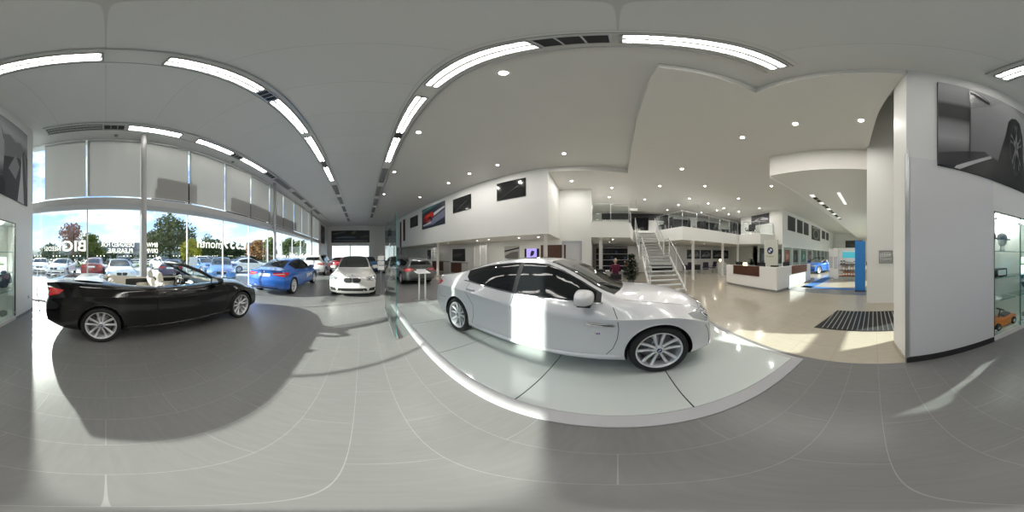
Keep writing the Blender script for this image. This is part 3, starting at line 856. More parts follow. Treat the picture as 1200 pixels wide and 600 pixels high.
# ------------------------------------------------------------------ surfaces
def tile_mat(name, c1, c2, mortar, bw, rh, rough, off=.5, msz=.004, rot=True, spec=.5):
    m = bpy.data.materials.new(name); m.use_nodes = True; nt = m.node_tree; b = nt.nodes['Principled BSDF']
    g = nt.nodes.new('ShaderNodeNewGeometry'); mp = nt.nodes.new('ShaderNodeMapping'); br = nt.nodes.new('ShaderNodeTexBrick')
    mp.inputs['Rotation'].default_value = (0, 0, R(90) if rot else 0); mp.inputs['Location'].default_value = (0, .05 if rot else 0, 0)
    br.inputs['Scale'].default_value = 1; br.inputs['Brick Width'].default_value = bw; br.inputs['Row Height'].default_value = rh
    br.inputs['Mortar Size'].default_value = msz; br.inputs['Mortar Smooth'].default_value = .3; br.offset = off
    br.inputs['Color1'].default_value = (*c1, 1); br.inputs['Color2'].default_value = (*c2, 1); br.inputs['Mortar'].default_value = (*mortar, 1)
    n = nt.nodes.new('ShaderNodeTexNoise'); n.inputs['Scale'].default_value = 5; n.inputs['Detail'].default_value = 8
    n2 = nt.nodes.new('ShaderNodeMapping'); n2.inputs['Scale'].default_value = (1, 6, 1)
    mx = nt.nodes.new('ShaderNodeMix'); mx.data_type = 'RGBA'; mx.blend_type = 'MULTIPLY'; mx.inputs[0].default_value = .35
    L = nt.links.new
    L(g.outputs['Position'], mp.inputs['Vector']); L(mp.outputs[0], br.inputs['Vector']); L(g.outputs['Position'], n2.inputs['Vector']); L(n2.outputs[0], n.inputs['Vector'])
    rp = nt.nodes.new('ShaderNodeValToRGB'); rp.color_ramp.elements[0].position = .3; rp.color_ramp.elements[1].position = .7
    rp.color_ramp.elements[0].color = (.72, .72, .72, 1); rp.color_ramp.elements[1].color = (1, 1, 1, 1)
    L(n.outputs['Fac'], rp.inputs[0]); L(br.outputs['Color'], mx.inputs[6]); L(rp.outputs[0], mx.inputs[7]); L(mx.outputs[2], b.inputs['Base Color'])
    b.inputs['Roughness'].default_value = rough; b.inputs['Specular IOR Level'].default_value = spec
    bp = nt.nodes.new('ShaderNodeBump'); bp.inputs['Strength'].default_value = .15; bp.inputs['Distance'].default_value = .004
    L(n.outputs['Fac'], bp.inputs['Height']); L(bp.outputs[0], b.inputs['Normal'])
    return m
M_FLOOR = tile_mat('dark slate tile', (.180,.178,.176), (.188,.185,.182), (.27,.27,.265), .93, .31, .33, msz=.0022)
M_BEIGE = tile_mat('beige tile', (.44,.40,.325), (.465,.42,.34), (.36,.33,.28), .60, .60, .16, off=0)
M_GREYT = tile_mat('grey band tile', (.22,.23,.24), (.24,.25,.26), (.3,.3,.3), .6, .6, .25, off=0)
M_BLUEC = mat('blue carpet', (.05,.16,.42), .9, bump=(200,.4))
M_WALL = mat('white wall paint', (.80,.80,.775), .6, var=(1.5,.015))
M_WALLG = mat('satin grey wall panel', (.56,.56,.58), .28, var=(.8,.02))
M_CEIL = mat('ceiling paint', (.66,.655,.63), .55, var=(1,.02))
M_CEIL2 = mat('warm ceiling paint', (.70,.69,.655), .6)
M_SOFF = mat('soffit paint', (.78,.765,.72), .6)
M_WHITE2 = mat('white laminate', (.85,.84,.82), .35)
M_TRIM = mat('black skirting', (.02,.02,.022), .4)
M_FRAME = mat('white powder coat', (.78,.79,.79), .35)
M_BEAM = mat('grey painted steel', (.42,.42,.42), .4)
M_WALLF = mat('shaded wall paint', (.66,.66,.655), .55, var=(1.2,.015))  # wall paint darkened to carry the shade on the front wall
M_STEEL = mat('brushed steel', (.55,.56,.57), .3, .9)
M_GREYM = mat('grey metal', (.30,.31,.31), .45, .3)
M_GLASS = glass_mat('clear glass')
M_GLASSG = glass_mat('greenish glass', (.90,.93,.92), 1.)
M_TEAL = mat('glass edge teal', (.04,.28,.27), .15, coat=.5)
M_WALNUT = mat('walnut', (.085,.032,.018), .35, var=(9,.35))
M_WOODL = mat('light oak', (.42,.26,.15), .45, var=(9,.25))
M_SCREEN = mat('dark screen', (.018,.02,.019), .12)
M_DARKF = mat('dark fabric', (.02,.02,.024), .85)
M_DARKG = mat('dark green leaf', (.01,.03,.012), .6)
M_TUBE = mat('fluorescent tube', (1,.97,.90), .4, emit=24, ecol=(1,.965,.91))
M_REFL = mat('light reflector', (.22,.215,.20), .3, emit=.25, ecol=(1,.94,.84))
M_DOWN = mat('downlight lens', (1,.96,.88), .4, emit=22, ecol=(1,.93,.82))
M_DIM = mat('added glow diffuser', (.62,.62,.6), .4, emit=1.3)  # glow added to switched-off diffusers to brighten the far hall
M_BLIND = blind_mat('blind cloth', (.36,.355,.345), .14)

def plank_ceiling():
    m = bpy.data.materials.new('ceiling boards'); m.use_nodes = True; nt = m.node_tree; b = nt.nodes['Principled BSDF']
    g = nt.nodes.new('ShaderNodeNewGeometry'); br = nt.nodes.new('ShaderNodeTexBrick')
    br.inputs['Scale'].default_value = 1; br.inputs['Brick Width'].default_value = 2.42; br.inputs['Row Height'].default_value = 1.2
    br.inputs['Mortar Size'].default_value = .008; br.inputs['Mortar Smooth'].default_value = .6; br.offset = 0
    br.inputs['Color1'].default_value = (.63,.63,.62,1); br.inputs['Color2'].default_value = (.645,.645,.635,1); br.inputs['Mortar'].default_value = (.50,.50,.49,1)
    mp = nt.nodes.new('ShaderNodeMapping'); mp.inputs['Location'].default_value = (1.6, 0, 0)
    nt.links.new(g.outputs['Position'], mp.inputs[0]); nt.links.new(mp.outputs[0], br.inputs['Vector']); nt.links.new(br.outputs[0], b.inputs['Base Color'])
    b.inputs['Roughness'].default_value = .5
    return m
M_PLANK = plank_ceiling()

# ------------------------------------------------------------------ floors
f = MB(); f.prism([(-5.2, -2.7), (-.4, -2.5), (-.4, -1.98), (4.6, -1.98), (4.6, 23.4), (-5.2, 23.4)], -.12, 0, M_FLOOR); struct(f, 'floor')
f = MB(); f.prism([(-2.7, -31), (25, -31), (25, 24), (4.6, 24), (4.6, -1.98), (-.4, -1.98), (-.4, -2.5), (-2.7, -2.5)], -.12, 0, M_BEIGE); struct(f, 'floor')
f = MB(); f.box(.3, 7.2, -7.15, -6.25, .0, .004, M_GREYT); struct(f, 'floor_band')
# ------------------------------------------------------------------ ceilings
c = MB(); c.box(-5.4, 8.2, -2.55, 23.6, H1, H1+.3, M_CEIL); struct(c, 'ceiling')
c = MB(); c.box(-4.15, .93, -1.62, 22.6, H1-.012, H1, M_PLANK); struct(c, 'ceiling_panel')
stepb = [(1.76, -1.98), (1.76, -.45), (7.40, -.45)]+[RF(2.05, 7.02), RF(2.05, 9.5), RF(23, 9.5), (25, 24), (25, -1.98)]
c = MB(); c.prism(stepb, H2, H1+.28, M_CEIL2); struct(c, 'ceiling')
c = MB(); c.prism([(-.42, -1.98), (25, -1.98), (25, -31), (-2.8, -31), (-2.8, -5.45), (.2, -5.45), (-.10, -3.4), (-.30, -2.53), (-.42, -2.5)], H2, H1+.28, M_CEIL2); struct(c, 'ceiling')
c = MB(); c.prism([(.2, -5.44), (3.54, -4.77), (2.75, -29.9), (.2, -29.9)], 4.73, H2, M_SOFF)
c.prism([(3.54, -4.90), (3.62, -4.90), (2.83, -29.9), (2.75, -29.9)], 4.70, 4.80, M_WHITE2); struct(c, 'ceiling_soffit')
# linear grille on the soffit edge
g = MB()
for i in range(14):
    y = -7.5-i*.45
    g.box(2.92-.03*i*.45, 3.14-.03*i*.45, y-.36, y, 4.722, 4.728, M_SCREEN if i % 3 else M_DIM)
o = g.build('ceiling_vent'); tag(o, 'long dark slot vent running along the edge of the lowered ceiling by the corridor', 'vent')
o = MB(); o.box(1.6, 1.75, -9.5, -7.6, 4.69, 4.73, M_DIM, bev=.01); o = o.build('ceiling_light'); tag(o, 'slim surface strip light on the lowered corridor ceiling', 'ceiling light')

# ------------------------------------------------------------------ walls
SX0, SX1, SZ0, SZ1 = -3.2, -1.80, .10, 2.30    # showcase opening
w = MB()
for (x0, x1, z0, z1) in ((-4.12, SX0, 0, H1), (SX1, -.40, 0, H1), (SX0, SX1, SZ1, H1), (SX0, SX1, 0, SZ0)):
    w.box(x0, x1, -2.06, -1.98, z0, z1, M_WALLF)
for (x0, x1, z0, z1) in ((-4.12, -3.50, 0, H1), (-3.05, -.40, 0, H1), (-3.5, -3.05, 1.52, H1), (-3.5, -3.05, 0, .92)):
    w.box(x0, x1, -2.52, -2.44, z0, z1, M_WALL)
w.box(-4.12, -3.55, -2.44, -2.06, 0, H1, M_WALL); w.box(-1.62, -.40, -2.44, -2.06, 0, H1, M_WALL)
w.box(-3.55, -1.62, -2.44, -2.06, SZ1+.02, H1, M_WALL); w.box(-3.55, -1.62, -2.44, -2.06, 0, SZ0, M_WHITE2)
w.prism([(-.41, -1.985), (-.40, -1.98), (-.31, -2.52), (-.41, -2.52)], 0, H1, M_WALL); struct(w, 'wall_front')
w = MB(); w.box(-1.78, -.45, -1.98, -1.974, .10, 2.95, mat('satin wall panel', (.60,.60,.62), .3)); struct(w, 'wall_front_panel')  # panel grey lowered too, with this wall's shade in it
w = MB(); w.box(-1.79, -.40, -1.98, -1.960, 0, .095, M_TRIM); w.box(-4.12, -3.22, -1.98, -1.965, 0, .06, M_GREYM); struct(w, 'baseboard_front')
w = MB(); w.box(-.43, -.385, -2.0, -1.962, 0, 2.98, M_STEEL); struct(w, 'trim_1')
w = MB(); w.prism([(-.40, -1.99), (-.385, -1.98), (-.295, -2.53), (-.31, -2.53)], 0, .09, M_BEIGE); struct(w, 'baseboard_right')
w = MB(); w.box(-5.25, -4.12, -2.72, -2.60, 0, H1, M_WALL); struct(w, 'wall_return')
w = MB()
for (y0, y1, z0, z1) in ((18.5, 23.6, 0, H1), (-2.72, 18.5, H1-.06, H1+.3), (-2.72, 18.5, -.1, .06)): w.box(-5.25, -5.0, y0, y1, z0, z1, M_WALL)
struct(w, 'wall_left')
w = MB()   # bulkhead between the two rows of glazing
prof = [(-5.2, 3.06), (-4.98, 3.03), (-4.80, 3.12), (-4.80, 3.34), (-4.98, 3.42), (-5.2, 3.42)]
w.prism([(z, x) for x, z in prof], -2.6, 18.5, M_BEAM, Matrix(((0, 1, 0, 0), (0, 0, 1, 0), (1, 0, 0, 0), (0, 0, 0, 1))))
struct(w, 'wall_left_beam')
w = MB()
for (x0, x1, z0, z1) in ((-5.25, -4.4, 0, H1), (1.1, 8, 0, H1), (-4.4, 1.1, 3.1, H1)): w.box(x0, x1, 23.3, 23.5, z0, z1, M_WALL)
struct(w, 'wall_end')
# upper storey box, back wall, gallery walls
w = MB(); w.prism([RF(2.05, 7.0), RF(23.3, 7.0), RF(23.3, 9.5), RF(2.05, 9.5)], HM0, H1, M_WALL)
w.prism([RF(2.03, 6.985), RF(23.3, 6.985), RF(23.3, 7.0), RF(2.03, 7.0)], HM0-.01, HM0+.42, M_WALL); struct(w, 'wall_right_upper')
w = MB(); w.prism([RF(.18, 9.45), RF(23.3, 9.45), RF(23.3, 9.6), RF(.18, 9.6)], 0, H1, M_WALL)
w.prism([RF(.18, 9.6), RF(.18, 24.), RF(.34, 24.), RF(.34, 9.6)], 0, H2, M_WALL); struct(w, 'wall_right')
w = MB(); w.prism([RF(.18, 8.7), RF(-1.95, 8.7), (11.6, -1.1), (11.6, -2.75), (9.31, -3.91), (10.4, -9.5), (8.6, -10.3), (8.23, -11.85), (7.43, -11.85), (7.43, -29.5), (24.2, -29.5), (24.2, 4.6), RF(.18, 20)], HM0, HM1, M_WALL)
struct(w, 'floor_gallery')
w = MB(); w.box(7.43, 12.6, -29.5, -11.85, HM1-.0, H2, M_WALL); struct(w, 'wall_office')
w = MB(); w.box(15.2, 15.4, -12.5, 2.6, 0, HM0, M_WALL); w.box(11.5, 24, -12.6, -12.4, 0, HM0, M_WALL); w.box(15.2, 15.4, -12.5, 4, HM1, H2, M_WALL); w.box(10.6, 10.75, -29, -12.4, 0, HM0, M_WALL); struct(w, 'wall_gallery')
w = MB(); w.box(24.1, 24.4, -31, 24, 0, H1, M_WALL); struct(w, 'wall_outer')
w = MB(); w.box(-3, 25, -30.3, -30, 0, H1, M_WALL); struct(w, 'wall_back')
w = MB(); w.box(-2.75, .22, -5.40, -5.19, 0, 9.4, M_WALL)
for (y0, y1, z0, z1) in ((-8.3, -5.4, 0, H2), (-12.5, -10.2, 0, H2), (-30, -28.5, 0, H2), (-28.5, -12.5, 4.4, H2), (-28.5, -12.5, 0, .3), (-10.2, -8.3, 2.5, H2), (-10.2, -8.3, 0, .05)): w.box(0, .22, y0, y1, z0, z1, M_WALL)
struct(w, 'wall_corridor')
w = MB()
for (y0, y1, z0, z1) in ((-5.3, -4.66, 0, 9.4), (-3.76, -2.5, 0, 9.4), (-4.66, -3.76, 2.55, 9.4)): w.box(-2.75, -2.6, y0, y1, z0, z1, M_WALL)
w.prism([(.2, -5.45), (-.10, -3.4), (-.30, -2.53), (.6, -2.5), (.6, -5.45)], H2+.02, 9.4, M_WALL); w.box(-2.75, .6, -2.53, -2.44, H1, 9.4, M_WALL)
struct(w, 'wall_entrance')
w = MB(); w.box(-2.8, .7, -5.5, -2.4, 9.4, 9.6, M_CEIL2); struct(w, 'ceiling')
w = MB(); w.box(-5.4, 25, -2.5, 24, H1+.28, H1+.6, M_CEIL); w.box(-5.4, 25, -31, -5.3, H1+.28, H1+.6, M_CEIL); w.box(.25, 25, -5.3, -2.5, H1+.28, H1+.6, M_CEIL); struct(w, 'roof')
# ------------------------------------------------------------------ entrance door, corridor window, end window
def frame_rect(mb, axis, c, u0, u1, z0, z1, t, d, m):
    """rectangular frame in a plane; axis 'x': plane x=c, u along y; 'y': plane y=c, u along x"""
    for (a0, a1, b0, b1) in ((u0, u1, z0, z0+t), (u0, u1, z1-t, z1), (u0, u0+t, z0+t, z1-t), (u1-t, u1, z0+t, z1-t)):
        if axis == 'x': mb.box(c-d/2, c+d/2, a0, a1, b0, b1, m)
        else: mb.box(a0, a1, c-d/2, c+d/2, b0, b1, m)
d = MB(); frame_rect(d, 'x', -2.68, -4.66, -3.76, .0, 2.55, .05, .08, M_FRAME); d.box(-2.72, -2.64, -4.61, -3.81, 1.58, 1.80, M_FRAME); d = struct(d, 'door_1')
p = MB(); p.box(-2.684, -2.676, -4.60, -3.82, .06, 2.5, M_GLASS); p.build('pane', None, d)
d = MB(); frame_rect(d, 'x', .11, -10.2, -8.3, .05, 2.5, .06, .1, M_FRAME); d = struct(d, 'window_14')
p = MB(); p.box(.106, .114, -10.14, -8.36, .1, 2.45, M_GLASS); p.build('pane', None, d)
for k in range(4):  # unseen windows added to bring daylight to the dark far end
    d = MB(); frame_rect(d, 'x', .11, -28.5+4*k, -24.5+4*k, .3, 4.4, .07, .1, M_FRAME); d = struct(d, 'window_%d' % (16+k))
    p = MB(); p.box(.106, .114, -28.43+4*k, -24.57+4*k, .37, 4.33, M_GLASS); p.build('pane', None, d)
d = MB(); frame_rect(d, 'y', 23.4, -4.4, 1.1, 0, 3.1, .09, .12, M_FRAME); d.box(-1.72, -1.60, 23.34, 23.46, .05, 3.05, M_FRAME); d = struct(d, 'window_15')
p = MB(); p.box(-4.3, 1.0, 23.396, 23.404, .09, 3.0, M_GLASS); p.build('pane', None, d)
# service door in the back wall
d = MB()
Md = Matrix(((A_.x, B_.x, 0, 0), (A_.y, B_.y, 0, 0), (0, 0, 1, 0), (0, 0, 0, 1)))   # (a, b, z) -> world
d.box(.74, .86, 9.40, 9.46, 0, 2.42, M_STEEL, Md); d.box(1.78, 1.90, 9.40, 9.46, 0, 2.42, M_STEEL, Md); d.box(.86, 1.78, 9.40, 9.46, 2.32, 2.42, M_STEEL, Md)
d = struct(d, 'door_2')
p = MB(); p.box(.86, 1.315, 9.42, 9.45, .01, 2.32, M_WALLG, Md); p.box(1.325, 1.78, 9.42, 9.45, .01, 2.32, M_WALLG, Md); p.build('door_leaf', None, d)

# ------------------------------------------------------------------ showroom glazing
YE = [-2.6, -.58, 1.10, 2.78, 4.45, 6.13, 7.82, 9.5, 11.2, 12.9, 14.6, 16.5, 18.5]
M_VINYL = blind_mat('white vinyl', (.92,.91,.86), .7)
M_VINYLG = mat('grey vinyl', (.36,.37,.38), .5)
wins = []
for i in range(len(YE)-1):
    y0, y1 = YE[i], YE[i+1]
    f = MB(); frame_rect(f, 'x', -5.10, y0, y1, .04, 3.06, .018, .06, M_FRAME); frame_rect(f, 'x', -5.10, y0, y1, 3.40, H1-.05, .018, .06, M_FRAME)
    wn = tag(f.build('window_%d' % (i+1)), kind='structure'); wins.append(wn)
    p = MB(); p.box(-5.104, -5.096, y0+.02, y1-.02, .06, 3.04, M_GLASS); p.build('pane', None, wn)
    p = MB(); p.box(-5.104, -5.096, y0+.02, y1-.02, 3.42, H1-.07, M_GLASS); p.build('pane', None, wn)
    dm = MB(); n = int((y1-y0)/.62)
    for k in range(n):
        yc = y0+(y1-y0)*(k+.5)/n
        for q in (-.11, 0, .11): dm.box(-5.093, -5.090, yc+q-.018, yc+q+.018, 1.525, 1.56, M_VINYL)
    dm.build('pane_marking', None, wn)
def glass_text(win, txt, y, z, size, width, m, bold=.0):
    """reads from outside, so it is mirrored as seen from the showroom"""
    M = Matrix(((0, 0, 1, -5.088), (-1, 0, 0, y), (0, 1, 0, z), (0, 0, 0, 1)))
    o = text_mesh(txt, size, m, .003, 'pane_lettering', wins[win], M, width, bold=bold)
def yq(px): return -5.09*math.cos(R((px-424)*.3))/math.sin(R((px-424)*.3)) if False else 5.09/tan(R((424-px)*.3))
glass_text(0, 'BIG', (yq(73)+yq(101))/2, 1.70, .47, abs(yq(101)-yq(74)), M_VINYL, .008)
glass_text(0, 'NEEDS?', (yq(51)+yq(72))/2, 1.71, .20, abs(yq(71)-yq(52)), M_VINYL, .002)
glass_text(1, 'DESIGNED FOR', (yq(118)+yq(158))/2, 1.83, .20, abs(yq(157)-yq(118)), M_VINYL, .003)
glass_text(1, 'PLEASURE.', (yq(124)+yq(157))/2, 1.64, .20, abs(yq(154)-yq(124)), M_VINYL, .003)
glass_text(2, 'BMW', yq(178.5), 1.83, .21, abs(yq(185)-yq(172)), M_VINYL, .003)
glass_text(2, 'DRIVING', yq(176.), 1.64, .20, abs(yq(185)-yq(167)), M_VINYL, .003)
glass_text(4, '£339', (yq(262)+yq(288))/2, 1.86, .68, abs(yq(288)-yq(262)), M_VINYL, .01)
glass_text(3, 'per', (yq(246)+yq(260))/2, 2.22, .40, abs(yq(260)-yq(248)), M_VINYL, .005)
glass_text(3, 'month', (yq(231)+yq(260))/2, 1.86, .46, abs(yq(260)-yq(231)), M_VINYL, .005)
# structural columns
for (x, y, r, h, lab) in ((-4.70, 1.12, .085, H1, 0), (-4.70, 7.94, .085, H1, 0), (-4.70, 14.7, .085, H1, 0)):
    k = MB(); k.lathe([(r, 0), (r, h)], M_BEAM, 24, TR(x, y)); k.lathe([(r+.03, 0), (r+.03, .02), (r, .03)], M_BEAM, 24, TR(x, y)); struct(k, 'column')
for (x, y) in ((*RF(2.25, 7.25),), (*RF(10.4, 7.25),), (*RF(-.35, 9.0),), (9.55, -4.75), (10.15, -7.6), (10.6, -9.6)):
    k = MB(); r = .10; k.lathe([(r, 0), (r, HM0-.06), (r+.03, HM0-.05), (r+.03, HM0)], M_WHITE2, 24, TR(x, y)); struct(k, 'column')
# roller blinds
BE = [-1.98]+YE[1:]
for i in range(len(BE)-1):
    y0, y1 = BE[i]+.03, BE[i+1]-.03
    t = empty('roller_blind', (-4.97, (y0+y1)/2, 3.42), 0, ['grey roller blind pulled down over the upper glazing, the one nearest the road poster' if i == 0 else 'grey roller blind over the upper glazing, blind %s from the road poster' % ['', 'second', 'third', 'fourth', 'fifth', 'sixth', 'seventh', 'eighth', 'ninth', 'tenth', 'eleventh', 'twelfth'][i]][0], 'blind', 'roller blinds over the upper glazing')
    h = (y1-y0)/2
    b = MB(); n = 10
    vs = []
    for a in range(n+1):
        y = -h+2*h*a/n; xx = .006*sin(a*1.7+i)
        vs += [(xx, y, .05), (xx*.3, y, 2.40)]
    b.faces(vs, [(2*a, 2*a+2, 2*a+3, 2*a+1) for a in range(n)], M_BLIND, True)
    b.build('blind_cloth', None, t)
    b = MB(); b.tube([(0, -h, 2.42), (0, h, 2.42)], .035, M_FRAME, 12); b.build('roller', None, t)
    b = MB(); b.tube([(0, -h, .045), (0, h, .045)], .014, M_FRAME, 8); b.build('bottom_rail', None, t)

# ------------------------------------------------------------------ ceiling strips
def louvre_light(name, w, l, lit, label, group, cat='ceiling light'):
    """recessed twin tube fitting, long along y, hanging face at z=0"""
    t = empty(name, label=label, cat=cat, group=group)
    f = MB()
    for s_ in (-1, 1): f.box(s_*w/2-.012, s_*w/2+.012, -l/2, l/2, -.012, .03, M_GREYM)
    for s_ in (-1, 1): f.box(-w/2, w/2, s_*l/2-.012, s_*l/2+.012, -.012, .03, M_GREYM)
    f.build('frame', None, t)
    r = MB(); r.box(-w/2, w/2, -l/2, l/2, .024, .03, M_REFL if lit else M_DIM); r.build('reflector', None, t)
    if lit:
        for s_ in (-1, 1):
            b = MB(); b.tube([(s_*w*.24, -l/2+.03, .006), (s_*w*.24, l/2-.03, .006)], .022, M_TUBE, 8); b.build('tube', None, t)
    v = MB(); n = max(6, int(l/.085))
    for k in range(1, n): v.box(-w/2, w/2, -l/2+l*k/n-.0025, -l/2+l*k/n+.0035, -.020, .003, M_GREYM)
    v.box(-.016, .016, -l/2, l/2, -.022, .02, M_GREYM); v.build('louvre', None, t)
    return t
def vent(w, l, label, group):
    t = empty('ceiling_vent', label=label, cat='air vent', group=group)
    f = MB(); f.box(-w/2, w/2, -l/2, l/2, .015, .02, M_TRIM); f.build('backing', None, t)
    f = MB(); n = max(3, int(l/.23))
    for k in range(n+1): f.box(-w/2, w/2, -l/2+l*k/n-.008, -l/2+l*k/n+.008, -.010, .016, M_STEEL)
    for s_ in (-1, 1): f.box(s_*w/2-.01, s_*w/2+.01, -l/2, l/2, -.010, .016, M_STEEL)
    f.build('frame', None, t); return t
ZL = H1-.045
ordn = ['first', 'second', 'third', 'fourth', 'fifth', 'sixth', 'seventh', 'eighth', 'ninth', 'tenth', 'eleventh', 'twelfth', 'thirteenth', 'fourteenth', 'fifteenth']
strips = {
 'middle ceiling strip': (-1.59, .26, [(-1.62, -.03, 1), (.62, 2.21, 1), (2.65, 4.35, 1), (4.6, 6.45, 1), (7.0, 8.6, 1), (9.3, 10.8, 0), (11.5, 13.1, 0), (13.8, 15.4, 0), (16.1, 17.7, 0), (18.4, 20.0, 0)], [(2.23, 2.62), (6.5, 6.95)]),
 'strip above the white car': (1.06, .26, [(-1.62, -.02, 1), (.60, 2.33, 1), (2.75, 4.5, 1), (4.8, 6.6, 1), (7.3, 8.9, 0), (9.6, 11.2, 0), (11.9, 13.5, 0), (14.2, 15.8, 0), (16.5, 18.1, 0)], [(.05, .57), (4.52, 4.78)]),
 'strip beside the blinds': (-4.31, .26, [(-1.6, -.1, 0), (.60, 2.14, 1), (2.7, 4.22, 1), (4.75, 6.4, 1), (7.4, 9.0, 0), (9.7, 11.3, 0), (12.0, 13.6, 0), (14.3, 15.9, 0)], [(-.05, .50), (4.25, 4.70), (6.5, 7.2)]),
}
for nm, (x, w_, lamps, vents) in strips.items():
    b = MB(); b.box(x-w_/2-.10, x+w_/2+.10, -1.66, 21.5, H1-.022, H1-.005, M_CEIL)
    b.box(x+w_/2+.08, x+w_/2+.11, -1.66, 21.5, H1-.05, H1-.005, M_STEEL); b.box(x-w_/2-.05, x-w_/2-.03, -1.66, 21.5, H1-.03, H1-.005, M_GREYM); struct(b, 'ceiling_trim')
    for k, (y0, y1, lit) in enumerate(lamps):
        t = louvre_light('louvre_light', w_-.02, y1-y0, lit, ('lit' if lit else 'faint added-glow')+' louvre light, %s from the poster wall in the %s' % (ordn[k], nm), 'louvre lights in the ceiling strips')
        t.location = (x, (y0+y1)/2, ZL)
    for k, (y0, y1) in enumerate(vents):
        t = vent(w_-.03, y1-y0, 'slotted air vent, %s from poster wall in the %s' % (ordn[k], nm), 'air vents in the ceiling strips'); t.location = (x, (y0+y1)/2, ZL)
# downlights
def downlight():
    t = empty('downlight', cat='downlight', group='round downlights')
    b = MB(); b.lathe([(.062, .004), (.085, -.006), (.10, .0), (.10, .012)], M_WHITE2, 24); b.build('rim', None, t)
    b = MB(); b.lathe([(0, .002), (.064, .002), (.064, .008), (0, .008)], M_DOWN, 20); b.build('lens', None, t)
    ld = bpy.data.lights.new('lamp', 'AREA'); ld.shape = 'DISK'; ld.size = .11; ld.energy = 25; ld.color = (1, .96, .91)
    lo = bpy.data.objects.new('lamp', ld); COL.objects.link(lo); lo.location = (0, 0, -.004); lo.parent = t
    return t
DL = [(590,85.5,1),(490.5,155,1),(583,193.5,1),(661,180,1),(462,201.5,1),(450,227.5,1),(525.5,214.5,1),(550,203.5,1),(492,231,1),(670,212,2),(717,220,2),(714,231,2),(799,198,2),(870,161,2),(932,145,2),(1009,141,2),(826,218,2),(773,218,2),(808,232.6,2),(904,218,2),(865.6,232.6,2),(755.6,233.7,2),(830,238.5,2),(795,240,2),(890,244,2),(848,244,2),(866,248,2),(782,246,2),(822,249,2),(854,251,2),(840,246.5,2)]
def ray(px, py, z=None, x=None, y=None):
    a = R((px-424)*.3); e = R((300-py)*.3)
    if z is not None: d = (z-1.54)/tan(e)
    elif x is not None: d = x/sin(a)
    else: d = y/cos(a)
    return (d*sin(a), d*cos(a), 1.54+d*tan(e))
dl0 = downlight()
import itertools
for k, (px, py, lv) in enumerate(DL):
    p = ray(px, py, z=H1 if lv == 1 else H2)
    t = dl0 if k == 0 else copy_tree(dl0)
    t.location = (p[0], p[1], p[2]-.013)
    where = ['big near downlight in the smooth ceiling above the white car roof', 'downlight beside the strip above the white car, past the near one', 'downlight closest to the large dark window of the upper box', 'downlight just inside the ceiling step over the upper box corner', 'small downlight alongside the strip, third going to the far end', 'far downlight alongside the strip near the glass screen', 'small downlight in front of the square dark upper window', 'tiny downlight between the two upper windows', 'downlight above the red car poster', 'downlight over the pale recessed wall', 'upper downlight over the small balcony', 'lower downlight over the small balcony', 'downlight alone above the staircase', 'downlight third from the entrance pillar', 'downlight second from the entrance pillar', 'large downlight next to the entrance pillar', 'downlight over the gallery railing, high and central', 'downlight above the upper flight of stairs', 'downlight near the sharp corner of the gallery', 'downlight beside the lowered corridor ceiling', 'downlight above the gallery poster wall', 'downlight behind the small balcony rail', 'downlight over the middle of the gallery rail', 'downlight above the gallery corner post', 'downlight over the gallery poster', 'downlight over the dark furniture on the gallery', 'low downlight beside the gallery wall', 'low downlight above the stair head', 'low downlight behind the gallery corner', 'lowest downlight deep over the gallery', 'small downlight deep over the gallery middle'][k]
    tag(t, where)
UN = [RF(4, 8.0), RF(7, 8.0), RF(10, 8.0), RF(13, 8.2), RF(2.9, 8.1), RF(6, 7.9), (10.4, -5.0), (11.6, -6.8), (12.5, -4.6), (12.8, -8.6), (9.8, .3), (11.6, .6), (13.5, -1.6), (8.6, -13.5), (8.6, -17)]
low = None
for k, q in enumerate(UN):
    t = copy_tree(dl0)
    for ch in t.children:
        if ch.type == 'LIGHT':
            if low is None: low = ch.data.copy(); low.energy = 7
            ch.data = low
    t.location = (q[0], q[1], HM0-.012)
    tag(t, 'round downlight under the upper floor, %s' % ['below the largest dark window', 'below the square dark window', 'below the red car poster', 'below the banner', 'next to the round corner column', 'over the office pictures', 'just behind the gallery column', 'over the waiting desks', 'deep behind the gallery column', 'over the car posters', 'behind the small balcony front', 'over the seated person', 'behind the staircase', 'over the glazed office', 'at the far end of the glazed office'][k])
# smoke detectors
for p, lab in ((ray(136, 159, z=H1), 'small round grey smoke detector on the ceiling edge above the blinds'), (ray(272, 190, z=H1), 'grey smoke detector further along the ceiling edge above the blinds')):
    b = MB(); b.lathe([(0, -.05), (.04, -.05), (.06, -.03), (.065, 0), (0, 0)], M_GREYM, 20, TR(max(p[0], -4.8), p[1], H1)); tag(b.build('smoke_detector'), lab, 'smoke detector')
# ------------------------------------------------------------------ cars in the showroom
def face(deg): return R(deg)   # heading +Y is 90 degrees
P_WHITE = paint('silver white paint', (.66,.665,.69), .15, .32)
P_BLACK = paint('black paint', (.002,.002,.0025), 0, .10, .65, .3)
P_BLUE = paint('bright blue paint', (.025,.13,.50), .25, .3)
P_BLUEL = paint('light metallic blue paint', (.10,.24,.52), .3, .3)
P_GREY = paint('dark grey paint', (.13,.135,.135), .4, .3)
P_SILV = paint('pearl white paint', (.62,.61,.58), .15, .3)
P_PURE = paint('plain white paint', (.80,.80,.79), 0, .3)
P_RED = paint('dark red paint', (.22,.015,.02), .1, .3)
P_NAVY = paint('purple grey paint', (.07,.06,.12), .2, .3)
gc, b = make_car('display_saloon', 'gran_coupe', P_WHITE, 'white four-door coupe on the low glass plinth, sun falling on its front door')
side_vent(gc, b); sill(gc, b, PROF['gran_coupe'], P_WHITE); arch_lips(gc, b, PROF['gran_coupe'], P_WHITE)
